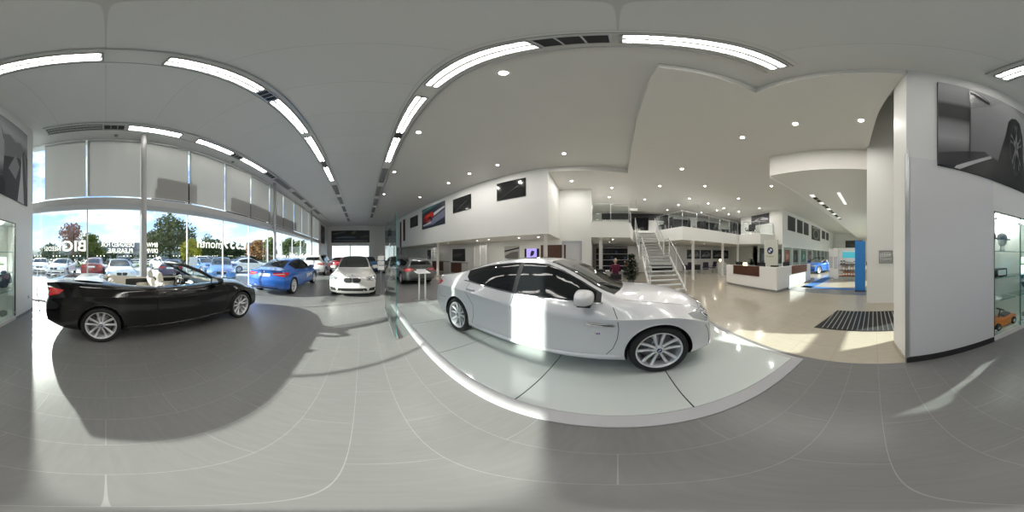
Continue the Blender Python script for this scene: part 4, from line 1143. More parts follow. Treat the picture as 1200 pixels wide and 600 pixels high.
s = MB(); P_ = [(-.75, .40), (-.75, -.40), (-.1, -.42), (-.1, .42)]; patch(s, b, AX['T'], P_, M_CGLASS, off=.004, step=.05); s.build('sunroof', M_CGLASS, gc)
ab = MB()
q = project(b, AX['T'], -1.02, 0, 0)
ab.prism([(-.07, 0), (.07, 0), (-.05, .05), (-.075, .055)], -.012, .012, P_WHITE, Matrix.Translation(q) @ Matrix.Rotation(R(90), 4, 'X')); ab.build('roof_aerial', P_WHITE, gc)
place(gc, (2.57, 1.04, .067), R(-90), gc['label'])
cv, b = make_car('convertible_car', 'convertible', P_BLACK, 'black open-top convertible with cream seats and chrome wheels, beside the windows')
finish_convertible(cv, b); sill(cv, b, PROF['convertible'], P_BLACK); arch_lips(cv, b, PROF['convertible'], P_BLACK)
place(cv, (-3.54, 1.40, 0), R(90), cv['label'])
bs, b = make_car('saloon_car', 'sedan', P_BLUE, 'bright blue saloon with white door lettering, seen from behind')
for s_ in (1, -1):
    M = Matrix(((-s_*1., 0, 0, .52), (0, 0, -s_*1., -s_*.902) if False else (0, 0, s_*1., s_*.904), (0, 1, 0, .52), (0, 0, 0, 1)))
    tm = text_mesh('BMW', .26, M_PLATE, .003, 'door_lettering', bs, M, .9, bold=.006)
place(bs, (-3.53, 7.42, 0), R(90), bs['label'])
gt, b = make_car('hatchback_car', 'fastback', P_SILV, 'pearl white hatchback facing the camera at the end of the aisle'); place(gt, (-.34, 8.05, 0), R(-90), gt['label'])
su, b = make_car('sport_utility_car', 'suv', P_PURE, 'tall white sport utility car parked beyond the blue saloon', detail=1); place(su, (-3.75, 14.1, 0), R(90), su['label'])
es, b = make_car('estate_car', 'estate', P_GREY, 'dark grey estate with roof rails, behind the glass screen', detail=2); place(es, (3.02, 10.25, 0), R(90), es['label'])
o = copy_tree(es, swap={P_GREY: P_BLUEL}); place(o, (.7, 17.6, 0), R(-90), 'small blue estate far off beside the end wall, right of the white hatchback', 'car')
o = copy_tree(bs, swap={P_BLUE: P_RED}); place(o, (-2.3, 18.8, 0), R(70), 'dark red saloon far off near the end wall windows', 'car')
for ch in [c for c in o.children if c.name.startswith('door_lettering')]: bpy.data.objects.remove(ch)
o = copy_tree(gt, swap={P_SILV: P_GREY}); place(o, (2.75, 15.9, 0), R(-90), 'grey hatchback behind the grey estate, seen through the glass screen', 'car')
cb2 = copy_tree(cv, swap={P_BLACK: P_BLUE}); place(cb2, (5.05, -15.0, 0), R(72), 'blue open-top convertible at the far end of the hall past the reception desk', 'car')
# ------------------------------------------------------------------ cars outside
M_SG = mat('side glass outside', (.05,.06,.065), .05, coat=1., spec=.8)
g1, b = make_car('parked_car', 'sedan', P_PURE, detail=0, group='cars parked outside the windows', nx=34, sub=2)
g2, b = make_car('parked_car', 'fastback', P_BLUEL, detail=0, group='cars parked outside the windows', nx=34, sub=2)
g3, b = make_car('parked_car', 'suv', P_GREY, detail=0, group='cars parked outside the windows', nx=34, sub=2)
OUT = [(g1, P_PURE, -15.6, -6.6, 20, 'white parked car at the far left end of the car park'),
 (g1, P_PURE, -14.4, -3.9, -4, 'white parked car left of the red one, nose to the showroom'),
 (g2, P_RED, -14.3, -.9, 176, 'red parked car seen tail on under the BIG lettering'),
 (g3, P_GREY, -17.3, 1.9, -8, 'silver grey tall parked car behind the near white one'),
 (g1, P_PURE, -11.2, .9, 0, 'near white parked car above the black convertible boot'),
 (g2, P_PURE, -18.5, 6.8, 10, 'white parked car behind the steel column by the windows'),
 (g1, P_NAVY, -12.2, 5.4, 150, 'purple grey parked car behind the black windscreen pillar'),
 (g2, P_BLUEL, -8.9, 7.6, -40, 'light blue parked car left of the blue saloon'),
 (g1, P_BLUEL, -13.6, 9.3, -10, 'pale blue parked car behind the other light blue one'),
 (g1, P_PURE, -11.0, 13.0, 70, 'white parked car level with the blue saloon boot'),
 (g3, P_PURE, -17.0, 12.4, 10, 'white tall parked car by the far fence'),
 (g2, P_GREY, -14.6, 17.0, 15, 'grey parked car beyond the blue saloon roof'),
 (g3, P_GREY, -19.5, -10.2, 20, 'dark tall parked car at the edge of the car park past the rail')]
first = {}
for (src, pn, x, y, deg, lab) in OUT:
    base = {g1: P_PURE, g2: P_BLUEL, g3: P_GREY}[src]
    if src.name not in first and pn is base: first[src.name] = 1; o = src
    else: o = copy_tree(src, swap={base: pn} if pn is not base else None)
    place(o, (x, y, -.10), R(deg), lab, 'car')
# ------------------------------------------------------------------ plinth with seams and sloping edge
M_PTOP = mat('white glass plinth top', (.60,.645,.625), .08, coat=1.)
M_PRIM = mat('plinth edge trim', (.47,.46,.47), .35)
pt = empty('display_plinth', (0, 0, 0), 0, 'low white glass car plinth with sloping pale edge under the white coupe', 'plinth')
X0, X1, Y0, Y1, PZ = .985, 4.15, -1.79, 4.80, .067
e = MB(); o_ = [(.875, -1.90), (4.26, -1.90), (4.26, 4.91), (.875, 4.91)]; i_ = [(X0, Y0), (X1, Y0), (X1, Y1), (X0, Y1)]
for k in range(4):
    a, b2, c2, d2 = o_[k], o_[(k+1) % 4], i_[(k+1) % 4], i_[k]
    e.faces([(*a, .012), (*b2, .012), (*c2, PZ-.001), (*d2, PZ-.001), (*a, 0), (*b2, 0)], [(0, 1, 2, 3), (4, 5, 1, 0)], M_PRIM)
e.build('sloping_edge', None, pt)
e = MB(); e.box(X0+.005, X1-.005, Y0+.005, Y1-.005, 0, PZ-.006, M_TRIM); e.build('frame', None, pt)
ys = [Y0, -.50, .72, 1.94, 3.17, 4.39, Y1]
for k in range(6):
    t = MB(); t.box(X0+.004, X1-.004, ys[k]+.006, ys[k+1]-.006, .02, PZ, M_PTOP); t.build('glass_panel', None, pt)
# ------------------------------------------------------------------ glass screen
M_CLR = glass_mat('screen glass', (.90,.96,.95), .9)
def glass_screen(x0, y0, x1, y1, h, label):
    t = empty('glass_screen', (x0, y0, 0), 0, label, 'glass screen', 'tall glass screens by the plinth corner')
    dx, dy = x1-x0, y1-y0; L_ = sqrt(dx*dx+dy*dy); M = Matrix.Rotation(atan2(dy, dx), 4, 'Z')
    g = MB(); g.box(0.006, L_-.006, -.004, .004, .03, h-.003, M_CLR, M); g.build('glass_sheet', None, t)
    g = MB()
    for (a, b_) in (((0, .006),) if y0 < 3 else ((L_-.006, L_),)): g.box(a, b_, -.004, .004, .03, h, M_TEAL, M)
    g.build('glass_edge', None, t)
    g = MB(); g.box(-.02, L_+.02, -.035, .035, 0, .05, M_STEEL, M, bev=.006); g.build('floor_channel', None, t)
    for z in (.55, 1.75):
        g = MB(); g.box(L_-.10, L_-.02, -.014, .014, z, z+.08, M_STEEL, M); g.build('clamp', None, t)
glass_screen(.58, 2.70, .62, 3.60, 2.30, 'tall clear glass screen nearest the camera beside the plinth corner')
glass_screen(.622, 3.64, .66, 4.55, 2.36, 'tall clear glass screen behind the nearest one, by the leaflet stand')
t = empty('leaflet_stand', (.74, 6.3, 0), 0, 'slim stand with stacked white leaflets next to the white hatchback', 'leaflet stand')
b = MB(); b.tube([(0, 0, .02), (0, 0, 1.62)], .012, M_STEEL, 8); b.build('pole', None, t); b = MB(); b.lathe([(0, 0), (.15, 0), (.15, .012), (0, .02)], M_STEEL, 24); b.build('base', None, t)
for k in range(3):
    b = MB(); b.box(-.125, .125, -.03, -.012, 1.00+k*.19, 1.16+k*.19, M_WHITE2, Matrix.Rotation(R(-6), 4, 'X') if False else None); b.build('leaflet', None, t)
t = empty('price_stand', (2.0, 5.15, 0), 0, 'white two-legged information stand with tilted top at the plinth end', 'information stand')
b = MB()
for s_ in (-.11, .11):
    b = MB(); b.box(s_-.022, s_+.022, -.02, .02, 0.012, .96, M_WHITE2); b.build('leg', None, t)
b = MB(); b.box(-.22, .22, -.15, .15, 0, .014, M_STEEL, bev=.004); b.build('base', None, t)
b = MB(); b.box(-.24, .24, -.17, .17, -.012, .012, M_WHITE2, TR(0, 0, .99, rx=R(8)), bev=.005); b.box(-.19, .19, -.13, .13, .012, .016, M_WALLG, TR(0, 0, .99, rx=R(8))); b.build('display_top', None, t)
# ------------------------------------------------------------------ pictures
def picture(name, label, cat, M, w, h, shapes, border=None, group=None, depth=.03, back=(.02,.02,.02)):
    """flat picture, local x right, y up, z out; shapes = [(polygon in 0..1, colour or material)] stacked"""
    t = empty(name, label=label, cat=cat, group=group); t.matrix_world = M
    b = MB(); b.box(-w/2, w/2, -h/2, h/2, 0, depth, border or M_TRIM); b.build('board', None, t)
    p = MB(); k = 0
    for poly, col in shapes:
        k += 1; mm = col if not isinstance(col, tuple) else mat('print %02d%02d%02d' % tuple(int(c*99) for c in col), col, .35)
        if isinstance(mm, tuple): continue
        if poly is None: poly = [(0, 0), (1, 0), (1, 1), (0, 1)]
        p.faces([((x-.5)*w, (y-.5)*h, depth+.0012*k) for x, y in poly], [tuple(range(len(poly)))], mm)
    if shapes: p.build('print', None, t, normals=False)
    else: p.bm.free()
    return t
def grad_mat(name, stops, dx, dy):
    """printed tone running across a picture, along (dx, dy) of its 0..1 extent"""
    m = bpy.data.materials.new(name); m.use_nodes = True; nt = m.node_tree; b = nt.nodes['Principled BSDF']; b.inputs['Roughness'].default_value = .75; b.inputs['Specular IOR Level'].default_value = .2
    tc = nt.nodes.new('ShaderNodeTexCoord'); dt = nt.nodes.new('ShaderNodeVectorMath'); dt.operation = 'DOT_PRODUCT'; dt.inputs[1].default_value = (dx, dy, 0); r = nt.nodes.new('ShaderNodeValToRGB')
    e = r.color_ramp.elements; e[0].position = stops[0][0]; e[1].position = stops[-1][0]
    e[0].color = (stops[0][1], stops[0][1], stops[0][1]*1.04, 1); e[1].color = (stops[-1][1], stops[-1][1], stops[-1][1]*1.04, 1)
    for p_, v_ in stops[1:-1]: q = e.new(p_); q.color = (v_, v_, v_*1.04, 1)
    L = nt.links.new; L(tc.outputs['Generated'], dt.inputs[0]); L(dt.outputs['Value'], r.inputs[0]); L(r.outputs[0], b.inputs['Base Color'])
    return m
def wallM(origin, right):   # up is z
    r = Vector((right[0], right[1], 0)).normalized(); n = r.cross(Vector((0, 0, 1)))
    return Matrix(((r.x, 0, n.x, origin[0]), (r.y, 0, n.y, origin[1]), (0, 1, 0, origin[2]), (0, 0, 0, 1)))
# large road and car print on the front wall (viewer looks towards -y: right on the print is -x)
W_, H_ = 2.93, 2.52
def circ(cx, cy, rx, ry, n=28, a0=0, a1=360): return [(cx+rx*cos(R(a0+(a1-a0)*k/n)), cy+ry*sin(R(a0+(a1-a0)*k/n))) for k in range(n if a1-a0 == 360 else n+1)]
sky_g = grad_mat('print sky', [(0, .12), (.62, .20), (.8, .40), (1, .28)], 0, 1)
bodyg = grad_mat('print car side', [(0, .03), (.10, .10), (.26, .30), (.42, .20), (.50, .05), (.68, .06), (.74, .22), (.95, .33), (1, .36)], -.22, 1.1)
fend = grad_mat('print car wing', [(0, .12), (.3, .20), (.6, .30), (.85, .42), (1, .30)], .35, .65)
car_side = [(0, 0), (.02, .0), (.10, .03), (.30, .19), (.40, .16), (.42, .40), (.445, .62), (.475, .74), (.51, .78), (.545, .74), (.57, .60), (.582, .42), (.575, .22), (.60, .16), (.635, .25), (.648, .46), (.642, .66), (.61, .82), (.55, .93), (.47, .985), (.38, 1), (0, 1)]
shapes = [(None, sky_g),
 ([(0, 0), (1, 0), (1, .70), (.965, .74), (.93, .69), (.88, .75), (.80, .71), (.72, .76), (.64, .70), (.5, .70), (0, .5)], (.15,.15,.16)),
 ([(.62, 0), (1, 0), (1, .30), (.95, .44), (.86, .52), (.74, .46), (.62, .40)], (.03,.03,.035)),
 ([(.83, 0), (.935, 0), (.915, .30), (.905, .52), (.90, .60), (.893, .52), (.875, .28)], (.42,.42,.43)),
 ([(.935, 0), (1, 0), (1, .60), (.93, .68), (.905, .60), (.915, .30)], (.05,.05,.055)),
 ([(.94, .62), (.985, .22), (.992, .22), (.95, .62)], (.30,.30,.31)),
 ([(.70, .30), (.80, .22), (.86, .40), (.80, .52)], (.20,.20,.21)),
 ([(0, 0), (.66, 0), (.66, .14), (.58, .20), (.42, .20), (.3, .24), (0, .1)], (.008,.008,.01)),
 (car_side, bodyg),
 ([(.165, .95), (.20, .96), (.30, .88), (.29, .84), (.22, .72), (.165, .66)], (.20,.20,.21)),
 ([(.17, .66), (.30, .80), (.40, .98), (.50, .97), (.60, .84), (.645, .60), (.648, .44), (.60, .40), (.585, .50), (.55, .76), (.51, .80), (.47, .76), (.42, .50), (.40, .18), (.33, .20), (.17, .12)], fend),
 ([(.08, .0), (.11, .0), (.31, .175), (.30, .19), (.09, .02)], (.42,.42,.44)),
 ([(.0, .0), (.09, .02), (.29, .19), (.26, .21), (.0, .09)], (.02,.02,.024)),
 (circ(.506, .42, .072, .345), (.006,.006,.007)), (circ(.508, .415, .058, .30), (.032,.032,.036)), (circ(.509, .415, .052, .275), (.010,.010,.012))]
for k in range(5):
    a = R(72*k+20); cx, cy = .509, .415
    for da in (-.16, .16):
        shapes.append(([(cx+.007*cos(a+1.5), cy+.035*sin(a+1.5)), (cx+.053*cos(a+da-.07), cy+.272*sin(a+da-.07)), (cx+.053*cos(a+da+.07), cy+.272*sin(a+da+.07)), (cx+.007*cos(a-1.5), cy+.035*sin(a-1.5))], (.26,.26,.28)))
shapes.insert(-15, ([(.33, .0), (.36, .2), (.42, .5), (.442, .70), (.47, .775), (.51, .805), (.55, .77), (.578, .6), (.585, .3), (.60, .12), (.66, .05), (.66, 0)], (.006,.006,.007)))
shapes += [(circ(cx, .415, .010, .05, 12), (.10,.10,.11)),
 ([(.157, .965), (.164, .965), (.168, .60), (.166, .30), (.163, .10), (.157, .10), (.160, .30), (.162, .60)], (.008,.008,.01)),
 ([(.168, .955), (.20, .95), (.275, .875), (.292, .83), (.285, .815), (.25, .85), (.20, .90), (.168, .92)], (.012,.012,.015)),
 ([(.19, .935), (.22, .915), (.27, .865), (.28, .84), (.24, .875), (.20, .91)], (.32,.32,.34))]
picture('wall_poster', 'huge monochrome poster of a sports car on a mountain road, on the front wall', 'poster', wallM((-2.275, -1.98, 4.125), (-1, 0)), W_, H_, shapes, depth=.025)
# dark windows on the upper storey box
def on_box(name, label, cat, a, w, z0, z1, shapes, b=7.0, group=None, **k):
    p = RF(a, b-.005); return picture(name, label, cat, wallM((p[0], p[1], (z0+z1)/2), tuple(-A_)), w, z1-z0, shapes, group=group, **k)
DG = [(None, M_SCREEN), ([(0, .0), (.75, .62), (.78, .60), (.02, 0)], (.035,.037,.036))]  # lighter diagonal streak imitates a reflection in the glass
on_box('dark_window', 'largest dark glass window on the white upper storey box', 'window', 3.95, 1.63, 4.50, 5.53, DG, group='dark windows in the upper storey box')
on_box('dark_window', 'dark glass window between the largest one and the red car poster', 'window', 7.42, 1.63, 4.42, 5.40, DG, group='dark windows in the upper storey box')
on_box('dark_window', 'dark glass window left of the red car poster', 'window', 14.0, 1.63, 4.35, 5.40, DG, group='dark windows in the upper storey box')
on_box('dark_window', 'smallest looking dark glass window far down the upper storey box', 'window', 21.5, 1.5, 4.35, 5.40, DG, group='dark windows in the upper storey box')
red = [(None, (.025,.03,.05)), ([(0, .72), (.5, .86), (1, .97), (1, 1), (0, 1)], (.03,.09,.10)), ([(0, .80), (.4, .88), (.7, .96), (.3, .97), (0, .92)], (.10,.22,.22)), ([(.30, .30), (1, .62), (1, .30), (.55, .10), (.2, .1)], (.16,.17,.24)), ([(.35, .55), (.8, .72), (1, .78), (1, .70), (.6, .5)], (.45,.46,.5)),
 ([(.06, .36), (.10, .55), (.20, .68), (.34, .74), (.48, .72), (.56, .62), (.57, .48), (.48, .38), (.30, .30), (.12, .28)], (.42,.02,.015)),
 ([(.18, .66), (.24, .76), (.38, .78), (.46, .71)], (.02,.02,.03)), ([(.08, .40), (.14, .50), (.22, .48), (.20, .38)], (.03,.03,.03)), ([(.26, .38), (.34, .50), (.46, .50), (.46, .42)], (.02,.02,.02)), ([(.20, .52), (.30, .60), (.44, .60), (.30, .53)], (.75,.12,.06)), (circ(.15, .32, .05, .07, 14), (.01,.01,.01)), (circ(.47, .38, .045, .08, 14), (.02,.02,.02)), ([(.05, .20), (.45, .26), (.48, .20), (.1, .12)], (.5,.5,.55))]
red = [([(1-x, y) for x, y in p][::-1] if p else None, c) for p, c in red]
red = [([(1-x, y) for x, y in p][::-1] if p else None, c) for p, c in red]
on_box('car_poster', 'poster of a red racing car on the white upper storey box', 'poster', 10.75, 3.25, 3.85, 5.62, red)
on_box('hanging_banner', 'narrow dark red banner beside the square window of the upper box', 'banner', 16.4, .55, 3.2, 5.6, [(None, (.10,.012,.02))], depth=.01)
on_box('hanging_banner', 'narrow black banner with pale edge hanging left of the red one', 'banner', 17.5, .6, 1.7, 5.5, [(None, (.012,.012,.014)), ([(.0, 0), (.35, 0), (.35, 1), (0, 1)], (.6,.62,.66))], depth=.01)
# end wall print: dark car at night
endp = [(None, (.012,.015,.016)), ([(0, .75), (.35, .92), (.4, .85), (.1, .68)], (.10,.12,.11)), ([(.05, .10), (.95, .05), (.95, .18), (.5, .22), (.05, .2)], (.10,.13,.15)), ([(.10, .35), (.20, .50), (.45, .56), (.62, .52), (.70, .40), (.60, .30), (.15, .26)], (.03,.05,.08)), ([(.12, .40), (.30, .47), (.60, .44), (.62, .41), (.3, .42), (.12, .37)], (.30,.36,.42)), ([(.52, .75), (.58, .95), (.66, .90), (.60, .70)], (.16,.13,.05)), ([(.75, .45), (.95, .60), (.98, .50), (.8, .38)], (.05,.08,.05))]
picture('wall_poster', 'wide dark night-time car poster above the glass doors on the end wall', 'poster', wallM((-1.65, 23.3, 4.35), (1, 0)), 5.5, 1.75, endp)
picture('wall_poster', 'small dark picture on the side wall before the end wall', 'poster', wallM((-5.0, 20.5, 4.3), (0, 1)), 1.9, 2.3, [(None, (.02,.02,.02)), ([(.2, .3), (.7, .4), (.8, .7), (.3, .6)], (.12,.12,.12))])
# ground floor pictures under the upper storey box, on the back wall b=9.45
def on_back(name, label, cat, a, w, z0, z1, shapes, **k): p = RF(a, 9.445); return picture(name, label, cat, wallM((p[0], p[1], (z0+z1)/2), tuple(-A_)), w, z1-z0, shapes, **k)
gp = lambda *s: [(None, (.018,.016,.016))]+list(s)
on_back('framed_picture', 'black picture with pale car shape above the brown counter', 'picture', 10.4, 1.6, 1.10, 2.15, gp(([(.1, .3), (.6, .35), (.9, .6), (.5, .65), (.1, .55)], (.06,.05,.045))))
on_back('framed_picture', 'two-tone picture with slanting roofline, left of the black one', 'picture', 14.6, 1.8, 1.15, 2.2, [(None, (.45,.44,.42)), ([(0, .3), (1, .5), (1, 1), (0, 1)], (.03,.03,.03)), ([(.1, .1), (.9, .15), (.8, .4), (.2, .4)], (.08,.08,.08))])
on_back('framed_picture', 'grey picture of a sloping bonnet between slat screen and violet screen', 'picture', 5.25, 1.10, 1.30, 2.2, [(None, (.50,.48,.45)), ([(0, .55), (1, .80), (1, .90), (0, .68)], (.03,.03,.03)), ([(.05, .05), (.95, .1), (.95, .6), (.5, .55), (.05, .3)], (.16,.15,.14))])
on_back('wall_screen', 'violet glowing wall screen between black panels', 'screen', 3.82, .98, 1.45, 2.0, [(None, M_SCREEN), ([(.14, 0), (.84, 0), (.84, 1), (.14, 1)], mat('violet screen', (.25,.2,.6), .3, emit=.9, ecol=(.42,.34,.85))), ([(.40, .1), (.62, .25), (.70, .7), (.5, .8), (.42, .5)], (.03,.02,.08))])
on_back('wall_panel', 'dark brown wood panel behind the corner column', 'wall panel', 2.45, 1.55, 1.12, 2.20, [(None, M_WALNUT)])
t = on_back('wall_shelf', 'small white shelf with white cups in front of the brown panel', 'shelf', 2.45, 1.5, 1.14, 1.17, [], depth=.25, border=M_WHITE2)
for k in range(6):
    p = RF(1.95+k*.2, 9.3); c_ = MB(); c_.lathe([(0, 0), (.03, 0), (.04, .09), (.036, .09), (.028, .01)], M_WHITE2, 14, TR(p[0], p[1], 1.17)); tag(c_.build('white_cup'), 'small white cup on the shelf in front of the brown panel', 'cup', 'cups on the shelf by the brown panel')
# slatted room dividers
for a, lab in ((7.35, 'white slatted room divider under the square dark window'), (13.0, 'white slatted room divider farther along, near the round column')):
    t = empty('slat_screen', (*RF(a, 8.7), 0), R(0), lab, 'room divider', 'slatted room dividers under the upper storey'); t.rotation_euler = (0, 0, atan2(A_.y, A_.x))
    for s_ in (-.55, 0, .55):
        b = MB(); b.box(s_-.025, s_+.025, -.025, .025, 0, 2.35, M_WHITE2); b.build('post', None, t)
    b = MB()
    for k in range(17): b.box(-.55, .55, -.012, .012, .35+k*.115, .41+k*.115, M_WHITE2)
    b.build('slats', None, t)
def desk(name, label, x, y, rz, w=1.6, d=.75, h=.74, top=None, group=None):
    t = empty(name, (x, y, 0), rz, label, 'desk', group)
    b = MB(); b.box(-w/2, w/2, -d/2, d/2, h-.03, h, top or M_WHITE2, bev=.006); b.build('desk_top', None, t)
    for s_ in (-1, 1):
        b = MB(); b.box(s_*(w/2-.05)-.02, s_*(w/2-.05)+.02, -d/2+.05, d/2-.05, 0, h-.03, M_STEEL); b.build('leg', None, t)
    b = MB(); b.box(-w/2+.08, w/2-.08, d/2-.06, d/2-.04, .30, h-.04, top or M_WHITE2); b.build('modesty_panel', None, t)
    return t
def chair_obj(name, label, x, y, rz, z=0, group=None, m=None):
    m = m or M_DARKF
    t = empty(name, (x, y, z), rz, label, 'chair', group)
    b = MB(); b.box(-.24, .24, -.24, .22, .41, .48, m, bev=.025); b.build('seat', None, t)
    b = MB(); b.box(-.23, .23, -.03, .03, -.24, .26, m, TR(0, .25, .78, rx=R(-10)), bev=.025); b.build('backrest', None, t)
    for sx_ in (-1, 1):
        for sy_ in (-1, 1):
            b = MB(); b.tube([(sx_*.20, sy_*.19, .42), (sx_*.23, sy_*.22, 0)], .013, M_STEEL, 6); b.build('leg', None, t)
    for sx_ in (-1, 1):
        b = MB(); b.tube([(sx_*.24, -.18, .44), (sx_*.26, -.2, .64), (sx_*.26, .16, .66), (sx_*.24, .24, .62)], .014, m, 6); b.build('armrest', None, t)
    return t
p = RF(11.5, 8.3); desk('counter_desk', 'brown wooden desk under the black picture, beyond the white car roof', p[0], p[1], atan2(A_.y, A_.x), 1.8, .7, 1.1, M_WALNUT)
p = RF(9.1, 8.3); desk('counter_desk', 'dark wooden desk right of the brown one under the upper storey', p[0], p[1], atan2(A_.y, A_.x), 1.3, .7, 1.05, M_WALNUT)
# ------------------------------------------------------------------ stairs
st = empty('staircase', (6.07, -2.65, 0), 0, 'white open-tread steel staircase with landing, rising to the gallery', 'staircase')
SXs, SW = 6.07, 1.38
def tread(x, z, d=.25): b = MB(); b.box(x-6.07, x-6.07+d, .0, SW, z-.045, z, M_WHITE2); b.box(x-6.07-.004, x-6.07+.02, .0, SW, z-.05, z+.002, M_STEEL); return b.build('tread', None, st)
n1 = 8; rise1 = 1.54/9
for k in range(n1): tread(6.07+k*.262, rise1*(k+1))
b = MB(); b.box(8.17-6.07, 9.25-6.07, 0, SW, 1.47, 1.54, M_WHITE2); b.box(8.165-6.07, 8.18-6.07, 0, SW, 1.45, 1.543, M_STEEL); b.build('landing', None, st)
n2 = 9; rise2 = (3.40-1.54)/10
for k in range(n2): tread(9.25+k*.262, 1.54+rise2*(k+1))
for y in (-.03, SW+.03):
    b = MB()
    pts = [(0, 0, .0), (2.10, 0, 1.40), (3.18, 0, 1.40), (5.53, 0, 3.26)]
    for a_, c_ in zip(pts, pts[1:]):
        a_ = Vector(a_); c_ = Vector(c_); L_ = (c_-a_).length; an = atan2(c_.z-a_.z, c_.x-a_.x)
        b.box(0, L_, y-.018, y+.018, -.04, .16, M_WHITE2, Matrix.Translation(a_) @ Matrix.Rotation(-an, 4, 'Y'))
    b.build('stringer', None, st)
    line = [(0.05, y, .17+.90), (2.12, y, 1.54+.92), (3.16, y, 1.54+.92), (5.5, y, 3.40+.92)]
    b = MB(); b.tube([(.05, y, .80)]+line, .022, M_STEEL, 10); b.build('handrail', None, st)
    for (x, z0) in ((.06, .05), (1.05, .75), (2.12, 1.45), (3.16, 1.45), (4.3, 2.3), (5.5, 3.3)):
        zt = interp([(l[0], l[2]) for l in line], x); b = MB(); b.box(x-.02, x+.02, y-.02, y+.02, z0, zt, M_WHITE2); b.build('rail_post', None, st)
    for q in (.25, .42, .59, .76):
        b = MB(); b.tube([(l[0], l[1], l[2]-q) for l in line], .006, M_STEEL, 6); b.build('rail_bar', None, st)
# ------------------------------------------------------------------ gallery balustrades
def balustrade(pts, label, grp='glass balustrades on the gallery edge', h=1.05, z=HM1):
    t = empty('glass_balustrade', (pts[0][0], pts[0][1], z), 0, label, 'balustrade', grp); o = Vector(pts[0])
    q = [Vector(p)-o for p in pts]
    b = MB(); b.tube([(p.x, p.y, h) for p in q], .022, M_STEEL, 8); b.build('handrail', None, t)
    for a_, c_ in zip(q, q[1:]):
        L_ = (c_-a_).length; n = max(1, round(L_/1.15)); d_ = (c_-a_)/n; M0 = Matrix.Rotation(atan2(d_.y, d_.x), 4, 'Z')
        for k in range(n):
            s = a_+d_*k; b = MB(); b.tube([(s.x, s.y, 0), (s.x, s.y, h)], .020, M_STEEL, 8); b.build('post', None, t)
            b = MB(); b.box(.06, d_.length-.06, -.005, .005, .08, h-.10, M_GLASSG, Matrix.Translation((s.x, s.y, 0)) @ M0); b.build('glass_panel', None, t)
    b = MB(); b.tube([(q[-1].x, q[-1].y, 0), (q[-1].x, q[-1].y, h)], .020, M_STEEL, 8); b.build('post', None, t)
balustrade([RF(.12, 8.8), RF(-1.88, 8.8), (11.5, -.95)], 'short glass balustrade on the small balcony left of the stairs')
balustrade([(11.6, -2.85), (9.42, -3.95), (10.5, -9.52), (8.7, -10.3), (8.4, -11.80)], 'long glass balustrade around the gallery right of the stairs')
# gallery furniture
k_ = 0
for (x, y, rz, lab) in ((11.9, -3.6, 200, 'dark chair at the gallery corner above the stairs'), (12.2, -5.2, 160, 'dark chair behind the middle of the gallery glass'), (12.2, -6.6, 190, 'dark chair second behind the long gallery glass'), (12.6, -8.2, 170, 'dark chair third behind the long gallery glass'), (11.6, -9.4, 150, 'dark chair near the gallery poster wall'), (10.4, -11.0, 200, 'dark chair under the gallery poster')):
    chair_obj('lounge_chair', lab, x, y, R(rz), HM1, 'dark chairs on the gallery').scale = (1.5, 1.5, 1.15)
for (x, y, lab) in ((13.2, -4.4, 'dark desk on the gallery nearest the stair head'), (13.4, -7.4, 'dark desk in the middle of the gallery'), (12.9, -10.2, 'dark desk on the gallery near the poster wall')):
    t = desk('office_desk', lab, x, y, R(90), 1.9, .8, .74, M_DARKF, 'dark desks on the gallery'); t.location.z = HM1
for (x, y, w, lab) in ((14.6, -5.6, 2.6, 'wide low black shelving behind the middle of the gallery'), (14.6, -9.0, 2.4, 'wide low black shelving near the gallery end'), (14.7, -1.9, 1.7, 'black shelving behind the stair head')):
    t = empty('low_shelving', (x, y, HM1), 0, lab, 'shelving', 'black shelving on the gallery')
    b = MB(); b.box(-.2, .2, -w/2, w/2, 0, .05, M_DARKF); b.box(-.2, .2, -w/2, w/2, 1.65, 1.70, M_DARKF); b.box(.17, .2, -w/2, w/2, .05, 1.65, M_DARKF)
    for k in range(4): b.box(-.2, .17, -w/2+(w-.04)*k/3, -w/2+(w-.04)*k/3+.04, .05, 1.65, M_DARKF)
    b.box(-.2, .17, -w/2, w/2, .6, .64, M_DARKF); b.build('carcass', None, t)
picture('wall_poster', 'dark car poster on the gallery end wall beside the railing', 'poster', wallM((9.95, -11.85, 5.05), (-1, 0)), 2.2, 1.0, [(None, (.03,.03,.035)), ([(.05, .30), (.30, .60), (.65, .70), (.95, .50), (.95, .35), (.5, .45)], (.32,.33,.35)), ([(.3, .5), (.5, .62), (.65, .6), (.5, .48)], (.02,.02,.02))])
picture('wall_poster', 'long black band on the back wall above the stair head', 'wall panel', wallM((15.19, -1.7, 5.30), (0, -1)), 6.4, .62, [(None, (.02,.02,.022))])
picture('wall_sign', 'small black sign hanging above the top of the stairs', 'sign', wallM((12.6, -1.55, 3.62), (0, -1)), .95, .38, [(None, (.012,.012,.012)), ([(.3, .35), (.36, .65), (.46, .65), (.46, .35)], (.5,.5,.5)), ([(.5, .35), (.5, .65), (.58, .65), (.58, .35)], (.5,.5,.5)), ([(.62, .35), (.62, .65), (.70, .6), (.70, .35)], (.5,.5,.5))])
